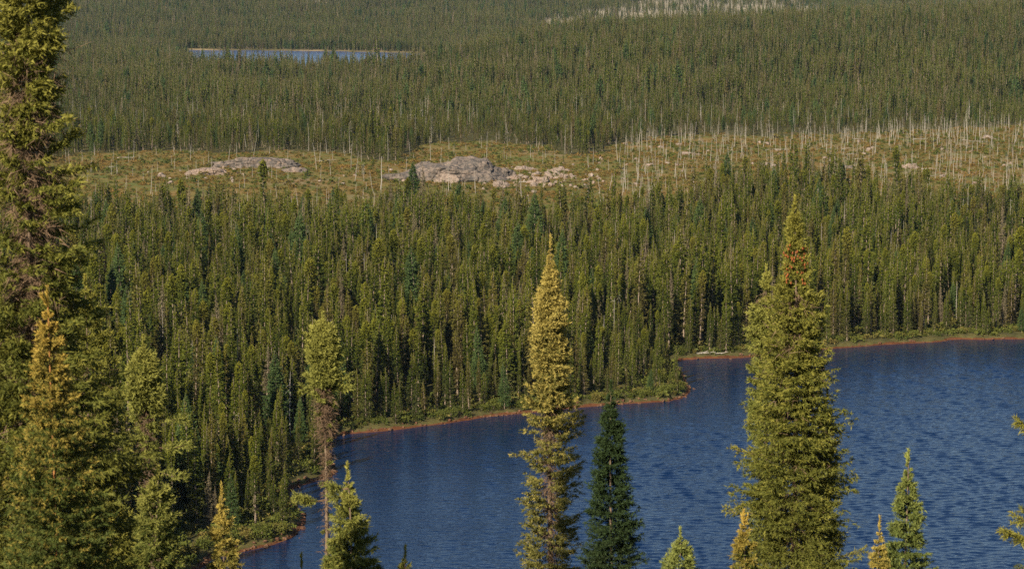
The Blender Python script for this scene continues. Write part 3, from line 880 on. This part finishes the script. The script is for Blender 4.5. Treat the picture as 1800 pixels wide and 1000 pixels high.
outcrop('flat pale pink rock slab left of the low grey hump', 362, 308, 110, 12, 6, 'granite_pale', 0.5)
outcrop('grey shoulder of rock at the right side of the great dome', 880, 316, 80, 22, 31, 'granite_dark', 0.6)
outcrop('low dark rock spur left of the great dome', 745, 296, 60, 14, 34, 'granite_dark', 0.6)
for q_, (a_, b_, c_, d_) in enumerate(((905, 318, 44, 12), (948, 322, 52, 12), (880, 330, 48, 11), (985, 315, 40, 9), (925, 300, 50, 9))):
    outcrop(('low broken pink slab beside the dome\'s right shoulder', 'wide broken slab in the middle of the scree', 'cracked pale slab at the front foot of the scree', 'pale slab at the right end of the scree', 'thin pale ledge above the scree')[q_], a_, b_, c_, d_, 51 + q_, 'granite_pale', 0.6)
outcrop('small grey ledge below the low rock hump', 520, 303, 60, 8, 9, 'granite_dark', 0.5)
outcrop('low pale ledge right of the scree', 985, 303, 70, 9, 12, 'granite_pale', 0.5)
outcrop('pale ledge among snags right of the heath centre', 1215, 273, 56, 6, 13, 'granite_pale', 0.5)
outcrop('grey ledge before the dead trees on the right heath', 1345, 292, 36, 6, 14, 'granite_dark', 0.5)
outcrop('broad pale rock on the right heath among tall snags', 1600, 297, 46, 8, 15, 'granite_pale', 0.5)
outcrop('pale flat rock high at the right end of the heath', 1738, 245, 32, 7, 16, 'granite_pale', 0.5)
outcrop('small grey ledge behind the front trees on the right heath', 1490, 297, 40, 6, 17, 'granite_dark', 0.5)

def add_boulder(pxx, pyy, wpx, label, group):
    sz_ = 'large' if wpx > 12 else ('small' if wpx < 8 else 'medium'); dp = 'near its top' if pyy < 308 else ('near its foot' if pyy > 322 else 'halfway up')
    if 'scree' in label:
        pt = 'left' if pxx < 905 else ('right' if pxx > 975 else 'middle'); label = f'pale pink boulder {dp} in the {pt} part of the dome\'s scree'; group += f' {dp} {pt}'
    elif pyy > 305: label += ', towards the front'; group += ' front'
    if 'right heath' in label: label = f'pale stone on the right heath, {beside(pxx)}'; group += ' ' + beside(pxx)
    label = sz_ + ' ' + label.replace('small ', ''); group = label + ' group'
    X0, Y0, Z0 = march(pxx, pyy, 600, 1000)
    w = wpx * Y0 / FPX / 2
    o = link('boulder', boulder_me['granite_pale'][rs.randint(6)], loc=(X0, Y0, Z0 + w * 0.15), rz=rs.uniform(0, 6.28), sc=(w, w * 0.8, w * rs.uniform(0.5, 0.85)))
    tag(o, label, 'boulder', group)
for k in range(170):
    t = rs.uniform(0, 1); bxp = rs.normal(940, 55); byp = 317 + rs.normal(0, 11) - (bxp - 925) * 0.02
    add_boulder(np.clip(bxp, 850, 1060), byp, rs.choice([4, 5, 7, 9, 12, 18]) * rs.uniform(0.8, 1.2), 'pale pink boulder in the scree right of the great rock dome', 'boulders in the scree by the dome')
for k in range(34):
    add_boulder(rs.uniform(240, 440), rs.normal(310, 9), rs.uniform(5, 12), 'small pale stone strewn below the slabs on the left heath', 'stones on the left heath')
for k in range(22):
    add_boulder(rs.uniform(540, 760), rs.normal(308, 14), rs.uniform(5, 13), 'pale stone on the heath between the low hump and the dome', 'stones left of the dome')
for k in range(60):
    add_boulder(rs.uniform(1040, 1790), rs.uniform(248, 325), rs.uniform(5, 14), 'pale stone lying among dead snags on the right heath', 'stones on the right heath')

# rusty stones along the water's edge
edge = []
for i in range(len(LAKE)):
    a = np.array(LAKE[i]); b = np.array(LAKE[(i + 1) % len(LAKE)])
    L = np.hypot(*(b - a))
    for t in np.arange(0, L, 0.55):
        q = a + (b - a) * t / L
        p_ = project(q[0], q[1], 0.2)
        if 340 < p_[0] < 1830 and 590 < p_[1] < 1000: edge.append((q[0], q[1], p_[0], p_[1], (b - a) / L))
edge_w = np.array([1.0 if e[2] < 1215 and e[3] > 640 else 0.16 for e in edge]); edge_w /= edge_w.sum()
pick = rs.choice(len(edge), size=min(260, len(edge)), replace=False, p=edge_w)
for i in pick:
    ex, ey, exp_, eyp, tv = edge[i]
    off = rs.normal(0.35, 0.45); nx, ny = -tv[1], tv[0]
    qx_, qy_ = ex + nx * off, ey + ny * off
    w = rs.uniform(0.16, 0.5)
    gz = float(ground(qx_, qy_)[0])
    o = link('shore_stone', boulder_me['rust_rock'][rs.randint(6)], loc=(qx_, qy_, max(gz, -0.05) + w * 0.1), rz=rs.uniform(0, 6.28), sc=(w, w * 0.8, w * rs.uniform(0.5, 0.8)))
    w_ = 'in the left bay' if exp_ < 600 else ('below the wooded point' if eyp > 640 else 'on the far shore')
    w_ = f'{w_}, {beside(exp_)}'; sz_ = 'large' if w > 0.38 else ('small' if w < 0.26 else 'medium')
    tag(o, f'{sz_} rust-brown stone {w_}', 'stone', f'{sz_} rust-brown stones {w_}')

# driftwood heap on the spit behind the point
for k in range(9):
    dx, dy = at_z(1200 + 8 * k + rs.uniform(-4, 4), 629.5)
    a = (dx, dy + 1.2, 0.55 + rs.uniform(0, 0.25)); an = rs.uniform(-0.5, 0.5); L = rs.uniform(1.2, 2.8)
    o = log('driftwood_log', a, (dx + L * math.cos(an), dy + 1.2 + L * math.sin(an), 0.6 + rs.uniform(0, 0.6)), 0.09, 'bleached driftwood log on the spit behind the wooded point', seed=70 + k, stubs=2)
    o['group'] = 'driftwood on the spit'; o['category'] = 'driftwood'

# ------------------------------------------------------------------ shrubs and heath tufts
def shrub_np(seed, nl=420, leaf=0.10, flat=0.75):
    rs = RS(seed); c = rs.uniform(-0.6, 0.6, (7, 3)) * [1, 1, 0.4] + [0, 0, 0.35]; r = rs.uniform(0.3, 0.55, 7)
    j = rs.randint(0, 7, nl); d = unit(rs.normal(size=(nl, 3)) + [0, 0, 0.4])
    P = c[j] + d * (r[j] * rs.uniform(0.6, 1.05, nl))[:, None] * [1, 1, flat + 0.3]
    P[:, 2] = np.maximum(P[:, 2], 0.02)
    return needles_from_twigs(rs, P, d, np.full(nl, 0.08), 2, leaf * 1.5, leaf * 0.5, np.clip(P[:, 2] * 0.6, 0, 1), 1.0)
def stems_np(seed, h=0.5):
    rs = RS(seed)
    return merge([tube(np.array([[0, 0, -0.1], [rs.uniform(-.15, .15), rs.uniform(-.15, .15), h * 0.5], [rs.uniform(-.4, .4), rs.uniform(-.4, .4), h]]), [0.035, 0.025, 0.01], 4) for _ in range(5)])
shrub_meshes = []
for j in range(5):
    V, F, tip, rnd = shrub_np(200 + j)
    SV, SF = stems_np(220 + j)
    shrub_meshes.append((mesh_np('shrub_leaves', V, F, [M['shrub']], dict(tip=tip, rnd=rnd)), mesh_np('shrub_stems', SV, SF, [M['trunk']])))
pick = rs.choice(len(edge), size=min(230, len(edge)), replace=False)
for i in pick:
    ex, ey, exp_, eyp, tv = edge[i]
    off = rs.uniform(1.3, 3.6) * (1.0 if eyp > 640 else 1.3); nx, ny = -tv[1], tv[0]
    q = (ex + nx * off, ey + ny * off)
    if float(lake_sd(np.array([q[0]]), np.array([q[1]]))[0]) < 1.0:
        q = (ex - nx * off, ey - ny * off)
        if float(lake_sd(np.array([q[0]]), np.array([q[1]]))[0]) < 1.0: continue
    s_ = rs.uniform(0.4, 1.3)
    root = link('shrub', None, loc=(q[0], q[1], float(ground(*q)[0]) - 0.05), rz=rs.uniform(0, 6.28), sc=(s_, s_, s_ * rs.uniform(0.7, 1.15)))
    root.empty_display_size = 0.3
    lm, sm = shrub_meshes[rs.randint(5)]
    link('leaves', lm, root); link('stems', sm, root)
    w_ = 'on the left bay\'s bank' if exp_ < 600 else ('on the wooded point' if eyp > 640 else 'on the far shore')
    sz_ = 'large' if s_ > 1.0 else ('small' if s_ < 0.7 else 'medium')
    tag(root, f'{sz_} green shrub {w_}, {beside(exp_)}', 'shrub', f'{sz_} green shrubs {w_} {beside(exp_)}')

heath = bpy.data.collections.new('heath_kinds')
for j in range(4):
    m = M['heath'] if j < 3 else M['shrub']
    V, F, tip, rnd = shrub_np(300 + j, 46, 0.22, 0.4)
    heath.objects.link(bpy.data.objects.new('heath_tuft_%02d' % j, mesh_np('heath_tuft', V, F, [m], dict(tip=tip, rnd=rnd))))
cand = strip(640, 1010, 3.0, 0.23)
hx, hy = cand[:, 0], cand[:, 1]; hz = ground(hx, hy); c, _ = masks(hx, hy, hz)
c &= rs.uniform(size=len(hx)) < 0.55 + 0.5 * wob(hx, hy, 14, 7.0)
c2 = strip(236, 480, 3.0, 0.225); gx, gy = c2[:, 0], c2[:, 1]; gz, gsd, _ = ground(gx, gy, True); g = (gsd > 1.0) & (gsd < 16)
hx2 = np.concatenate([hx[c], gx[g]]); hy2 = np.concatenate([hy[c], gy[g]]); hz2 = np.concatenate([hz[c], gz[g]])
vi = np.concatenate([rs.choice(4, c.sum(), p=[.21, .21, .21, .37]), np.full(g.sum(), 3)])
sc_ = np.concatenate([rs.uniform(0.35, 1.1, c.sum()) * np.where(rs.uniform(size=c.sum()) < 0.06, 1.8, 1.0), rs.uniform(0.45, 1.25, g.sum())])
scatter_object('heath_undergrowth', np.stack([hx2, hy2, hz2 - 0.03], -1), vi, sc_, sc_ * np.where(vi == 3, 1.0, 0.7), rs.uniform(0, 6.28, len(hx2)), heath,
               'ochre heath and low undergrowth covering the open clearing and the banks', 'undergrowth')

# ------------------------------------------------------------------ foreground spruces on the near hillside
def fol(name, dark, light, tip, amt=0.9):
    return foliage(name, dark, light, tip, amt, transl=0.14)
HM = {
    'olive': fol('olive_needles', (0.050, 0.066, 0.014), (0.140, 0.146, 0.028), (0.36, 0.32, 0.065)),
    'gold': fol('golden_needles', (0.075, 0.085, 0.022), (0.19, 0.18, 0.048), (0.50, 0.39, 0.105)),
    'green': fol('green_needles', (0.05, 0.072, 0.018), (0.135, 0.152, 0.034), (0.36, 0.34, 0.08)),
    'fir': fol('shade_tinted_fir_needles', (0.012, 0.026, 0.012), (0.030, 0.052, 0.020), (0.05, 0.075, 0.025)),  # deep green fir, darkened further: its shade is put into the colour
    'sapling': fol('sapling_needles', (0.045, 0.070, 0.016), (0.125, 0.145, 0.034), (0.56, 0.38, 0.08)),
    'yellow': fol('yellow_needles', (0.11, 0.115, 0.026), (0.22, 0.20, 0.05), (0.50, 0.38, 0.09)),
    'blue': fol('cool_green_needles', (0.045, 0.074, 0.020), (0.115, 0.145, 0.038), (0.30, 0.32, 0.085)),
}
def hero(name, label, px0, top, dist, rows, mat, seed, nb, nt=9, nk=7, tl=0.15, nl=0.055, nw=0.0085, s0=0.4, up=48, low=-20, tipall=0.5, tiptop=0.5, lump=0.5, curl=0.25,
         dead=None, trunk_mat='stem', r0=None, sway=0.12, lead=0.22, shoots=0, cones=None, boughs=None, whorl=0.0, coarse=1.0):
    """rows in photograph pixels below the top: (dy, half width, density)"""
    X0, Y0, Zt = at_y(px0, top, dist)
    Zg = float(ground(X0, Y0)[0]); H = Zt - Zg
    m = dist / FPX * 1.01
    rs = RS(seed)
    prof = [(a * m, b * m, c) for a, b, c in rows]
    if prof[-1][0] < H - 1.2: prof.append((min(H - 0.4, prof[-1][0] + 1.5), prof[-1][1] * 1.05, prof[-1][2] * 0.6))
    root = link(name, None, loc=(X0, Y0, Zg)); root.empty_display_size = 0.5
    tag(root, label, 'tree')
    f0 = sway_fn(H, sway, seed + 1)
    ref = f0(np.array([[0, 0, H]]))[0]
    def f(V):                      # the tip stays where it is seen, the stem bends below it
        W = f0(V); W[:, 0] -= ref[0]; W[:, 1] -= ref[1]; return W
    r0 = (r0 or 0.0085 * H + 0.01) * 0.8
    T = trunk_np(H - 0.02, r0, 0.008, 9, 16)
    link('trunk', mesh_np('trunk', f(T[0]), T[1], [M[trunk_mat]], smooth=True), root)
    nw *= 1.3; nl *= 1.6; nb = int(nb * 1.15); nt = int(nt * 1.8)
    V, F, tip, rnd = crown(rs, H, prof, nb, nt, nk, tl, nl * coarse, nw * coarse, s0 * 0.7, up, low, tiptop, lump, curl, 0.75, tipall, whorl, 0.3)
    link('crown', mesh_np('crown', f(V), F, [HM[mat]], dict(tip=tip, rnd=rnd)), root)
    V, F, tip, rnd = leader(rs, H - 0.03, lead, nl, nw, 26, shoots)
    link('leader', mesh_np('leader', f(V), F, [HM[mat]], dict(tip=tip, rnd=rnd)), root)
    if dead:
        parts = [deadwood(rs, H - b * m, H - a * m, H, w * m, n_, 4, 0.007) for a, b, w, n_ in dead]
        V, F = merge(parts)
        link('dead_twigs', mesh_np('dead_twigs', f(V), F, [M['twig']]), root)
    if cones:
        a, b, w, n_ = cones
        zc = H - rs.uniform(a, b, n_) * m; ac = rs.uniform(0, 6.28, n_); rc = w * m * rs.uniform(0.75, 1.2, n_)
        IV, IF = ico(1); parts = []
        for q in range(n_):
            parts.append((IV * [0.021, 0.021, 0.042] + [rc[q] * math.cos(ac[q]), rc[q] * math.sin(ac[q]), zc[q]], IF))
        V, F = merge(parts)
        o = link('cones', mesh_np('cones', f(V), F, [M['cone']], smooth=True), root); o['kind'] = 'stuff'
    for (dy, dxp, rise, n_) in boughs or []:      # single living boughs: px below top, length px (sign = side), rise px
        zb = H - dy * m; L = abs(dxp) * m; sg = 1 if dxp > 0 else -1; yo = rs.uniform(-0.25, 0.25) * L
        tpar = np.linspace(0, 1, 9)
        path = np.stack([sg * L * tpar, yo * tpar, zb + rise * m * tpar ** 1.5 - 0.10 * L * np.sin(tpar * 3.1)], -1)
        W = tube(path, np.linspace(0.016, 0.005, 9), 5)
        b = link('bough', mesh_np('bough', f(W[0]), W[1], [M['twig']]), root)
        tq = rs.uniform(0.3, 1, n_); tq[0] = 1
        P = np.stack([np.interp(tq, tpar, path[:, k_]) for k_ in range(3)], -1)
        D = unit(np.stack([np.full(n_, sg * 0.7), rs.uniform(-1, 1, n_), rs.uniform(-0.5, 0.7, n_)], -1))
        P = P + D * rs.uniform(0, 0.07, n_)[:, None]
        V, F, tip, rnd = needles_from_twigs(rs, P, D, np.full(n_, tl), nk, nl * coarse, nw * coarse, np.full(n_, tipall))
        link('needles', mesh_np('needles', f(V), F, [HM[mat]], dict(tip=tip, rnd=rnd)), b)
    return root

# left edge
hero('old_spruce', 'huge old spruce at the left edge, top out of view, brown dead twigs inside', 58, -260, 38,
     [(0, 6, 1), (80, 40, 1.2), (260, 68, 1.5), (400, 72, 1.0), (520, 84, .6), (640, 98, .6), (760, 122, .7), (900, 150, .8), (1050, 165, .9), (1300, 175, .8)], 'olive', 21, 820, 16, 7, 0.17, 0.06, 0.010,
     s0=0.5, low=-24, tipall=0.42, lump=0.9, dead=[(300, 1250, 80, 2600)], sway=0.3)
hero('old_spruce', 'olive spruce standing behind the huge left-edge tree, filling the lower left', 150, 500, 56,
     [(0, 6, 1), (60, 34, 1), (200, 62, 1), (380, 85, .9), (560, 105, .9)], 'olive', 22, 330, 13, 7, 0.17, 0.06, 0.010, s0=0.4, low=-24, tipall=0.35, lump=0.7, dead=[(120, 560, 60, 500)])
hero('young_spruce', 'young spruce with orange-tipped shoots and orange stem before the left-edge tree', 84, 530, 34,
     [(0, 4, .9), (40, 18, .9), (110, 38, .9), (220, 60, 1.0), (330, 84, 1.0), (480, 98, 1.0)], 'sapling', 23, 420, 14, 8, 0.10, 0.035, 0.0065, s0=0.3, up=50, low=-6, tipall=0.46, tiptop=0.8, lump=0.35,
     trunk_mat='orange_bark', r0=0.028, lead=0.22, shoots=4, whorl=0.22, sway=0.05)
hero('tufted_spruce', 'spruce with a rounded pointed tuft on a bare twiggy brown stem, left of the bay', 252, 608, 50,
     [(0, 6, 1.2), (30, 22, 1.6), (70, 38, 1.7), (110, 42, 1.5), (130, 30, .3), (200, 24, .05), (300, 28, .05), (420, 30, .08)], 'green', 24, 210, 12, 7, 0.14, 0.055, 0.0085, s0=0.3, low=-30, tipall=0.4,
     dead=[(112, 420, 22, 1100)], boughs=[(122, 62, -10, 60), (175, 66, 0, 60), (215, 62, -18, 45), (160, -44, -10, 40)])
hero('young_spruce', 'broad dull green spruce below the tufted one at the lower left', 278, 838, 47,
     [(0, 8, 1), (30, 28, 1.1), (90, 46, 1.1), (170, 60, 1.1)], 'green', 25, 210, 12, 7, 0.14, 0.055, 0.0085, tipall=0.4, lump=0.45)
hero('young_spruce', 'olive spruce crown at the very bottom left, between sapling and broad spruce', 196, 880, 44,
     [(0, 8, 1), (40, 34, 1.1), (120, 58, 1.1)], 'olive', 26, 190, 12, 7, 0.14, 0.055, 0.009, tipall=0.4, lump=0.5)
hero('young_spruce', 'small bright yellow young spruce beside the rusty left bay', 390, 868, 48,
     [(0, 4, .9), (25, 12, 1), (70, 22, 1), (140, 34, 1)], 'yellow', 27, 150, 11, 7, 0.10, 0.045, 0.0075, tipall=0.65, tiptop=0.6, lump=0.4, sway=0.05, whorl=0.16)
# centre left
hero('club_topped_spruce', 'club-topped spruce with a dense tuft on a long bare dead-twigged stem at the bay', 568, 566, 52,
     [(0, 8, 1.3), (16, 18, 1.7), (40, 32, 1.8), (78, 35, 1.7), (96, 32, .9), (112, 38, .6), (130, 30, .2), (180, 16, .04), (420, 14, .02)], 'green', 28, 250, 12, 7, 0.13, 0.05, 0.0085, s0=0.3, low=-26, tipall=0.42,
     dead=[(90, 200, 27, 560), (200, 290, 18, 280), (290, 430, 17, 150)], boughs=[(112, 44, -4, 70), (100, 40, 4, 50), (118, -34, -2, 45), (318, -52, 8, 85), (316, -40, 2, 60)], r0=0.085, sway=0.10)
hero('young_spruce', 'forked green spruce rising from the water view right of the club-topped spruce', 612, 836, 41,
     [(0, 5, .9), (18, 12, 1), (60, 24, 1), (110, 42, 1), (165, 58, 1)], 'green', 29, 210, 12, 7, 0.13, 0.05, 0.0085, tipall=0.45, tiptop=0.6, boughs=[(22, -30, 4, 50), (34, -26, 0, 40)])
hero('young_spruce', 'small pointed green spruce at the foot of the club-topped spruce', 597, 938, 41,
     [(0, 5, 1), (25, 18, 1.2), (70, 27, 1.2)], 'green', 30, 110, 11, 7, 0.12, 0.05, 0.0085, tipall=0.5)
hero('young_spruce', 'tiny spruce tip at the bottom edge in front of open water', 712, 978, 46, [(0, 5, 1), (25, 16, 1.1), (60, 26, 1)], 'green', 31, 70, 10, 7, 0.11, 0.045, 0.008, tipall=0.5)
hero('young_spruce', 'single thin shoot at the bottom edge left of the club-topped stem', 530, 992, 45, [(0, 3, .6), (30, 8, .8), (80, 24, 1)], 'green', 45, 40, 9, 7, 0.10, 0.045, 0.008, tipall=0.5)
# centre
hero('tall_golden_spruce', 'tall golden cone-shaped spruce in the centre before the lake', 968, 430, 54,
     [(0, 3, 1.2), (40, 11, 1.6), (75, 20, 1.8), (140, 36, 2.0), (220, 40, 1.9), (270, 47, 1.3), (300, 54, .75), (340, 56, .42), (450, 58, .45), (580, 62, .5)], 'gold', 32, 700, 12, 7, 0.11, 0.045, 0.0085,
     s0=0.4, low=-10, tipall=0.62, tiptop=0.55, lump=0.5, dead=[(270, 580, 26, 800)], r0=0.10, sway=0.08)
hero('dark_fir', 'dark fir with shade painted into its needles right beside the tall golden spruce', 1074, 684, 60,
     [(0, 5, 1.1), (30, 14, 1.3), (90, 28, 1.4), (180, 42, 1.4), (260, 54, 1.3), (340, 62, 1.2)], 'fir', 33, 380, 12, 7, 0.16, 0.055, 0.0095, tipall=0.3, lump=0.35, low=-8)
hero('young_spruce', 'small spruce tip at the bottom edge between the fir and the great right spruce', 1196, 945, 48, [(0, 6, 1), (16, 15, 1.3), (60, 38, 1.3)], 'blue', 34, 170, 11, 7, 0.11, 0.045, 0.008, tipall=0.5)
# right
hero('great_spruce', 'great dense spruce on the right with red-brown cones near its tip', 1398, 362, 55,
     [(0, 7, 1.3), (28, 17, 1.8), (90, 22, 1.6), (140, 28, 1.6), (190, 50, 1.7), (260, 64, 1.7), (360, 80, 1.6), (470, 92, 1.5), (560, 102, 1.3), (660, 112, 1.2)], 'olive', 35, 1000, 13, 7, 0.14, 0.055, 0.009,
     s0=0.35, low=-24, tipall=0.45, tiptop=0.25, lump=0.75, dead=[(150, 660, 60, 700)], cones=(68, 135, 18, 130), r0=0.12, boughs=[(525, -120, -10, 70), (520, -95, -12, 55), (430, -105, -5, 55), (615, 118, 6, 60)])
hero('slender_spruce', 'slender spruce with a small knob top leaning on the great spruce\'s left', 1347, 482, 58,
     [(0, 9, 1.3), (14, 15, 1.7), (30, 14, 1.0), (44, 8, .2), (62, 26, .8), (100, 36, 1.1), (170, 34, .9), (260, 40, .6), (400, 46, .4)], 'green', 36, 300, 12, 7, 0.13, 0.05, 0.0085, s0=0.35, low=-20, tipall=0.42,
     dead=[(30, 420, 28, 420)])
hero('young_spruce', 'narrow orange-tipped spruce emerging at the right flank of the great spruce', 1454, 698, 55,
     [(0, 4, 1), (30, 13, 1.2), (120, 30, 1.3), (220, 42, 1.3), (320, 52, 1.2)], 'olive', 37, 280, 12, 7, 0.13, 0.05, 0.0085, tipall=0.38, tiptop=0.9)
hero('young_spruce', 'small orange-tipped sapling at the left foot of the great spruce', 1308, 916, 45, [(0, 6, .9), (30, 18, 1), (90, 32, 1)], 'sapling', 38, 110, 12, 7, 0.11, 0.045, 0.008, tipall=0.36, shoots=2)
hero('young_spruce', 'lone green conical spruce standing against open water at lower right', 1597, 808, 48,
     [(0, 4, .9), (20, 10, 1), (60, 20, 1.1), (110, 32, 1.1), (160, 46, 1), (210, 58, 1)], 'blue', 39, 260, 12, 7, 0.12, 0.045, 0.0085, tipall=0.42, tiptop=0.4, shoots=2, sway=0.05)
hero('young_spruce', 'small bright yellow spruce between the great spruce and the lone green one', 1546, 926, 46, [(0, 4, .9), (20, 9, 1), (50, 16, 1), (90, 24, 1)], 'yellow', 40, 110, 11, 7, 0.09, 0.04, 0.0075, tipall=0.65, whorl=0.15, sway=0.04)
hero('edge_spruce', 'spruce beyond the right edge whose bough tips reach into the picture', 1880, 560, 44,
     [(0, 5, 1), (60, 26, 1), (180, 46, 1), (300, 60, .9), (460, 72, .9)], 'olive', 41, 260, 12, 7, 0.14, 0.055, 0.009, tipall=0.5, boughs=[(212, -74, 28, 80), (395, -92, 14, 110), (372, -70, 12, 60)])

# ------------------------------------------------------------------ air
def haze_box():
    x0, x1, y0, y1, z0, z1 = -7200, 7200, -600, 14600, -6.0, 175.0
    V = [(x0, y0, z0), (x1, y0, z0), (x1, y1, z0), (x0, y1, z0), (x0, y0, z1), (x1, y0, z1), (x1, y1, z1), (x0, y1, z1)]
    F = [(0, 3, 2, 1), (4, 5, 6, 7), (0, 1, 5, 4), (1, 2, 6, 5), (2, 3, 7, 6), (3, 0, 4, 7)]
    m = bpy.data.materials.new('air'); m.use_nodes = True
    nt = m.node_tree; nt.nodes.clear()
    out = nt.nodes.new('ShaderNodeOutputMaterial'); v = nt.nodes.new('ShaderNodeVolumePrincipled')
    v.inputs['Color'].default_value = (0.42, 0.66, 1.0, 1); v.inputs['Density'].default_value = 0.00002
    nt.links.new(v.outputs[0], out.inputs['Volume'])
    o = link('haze', mesh_np('haze', V, F, [m])); o['kind'] = 'stuff'
    tag(o, 'thin blue haze in the air over the valley', 'haze')
haze_box()
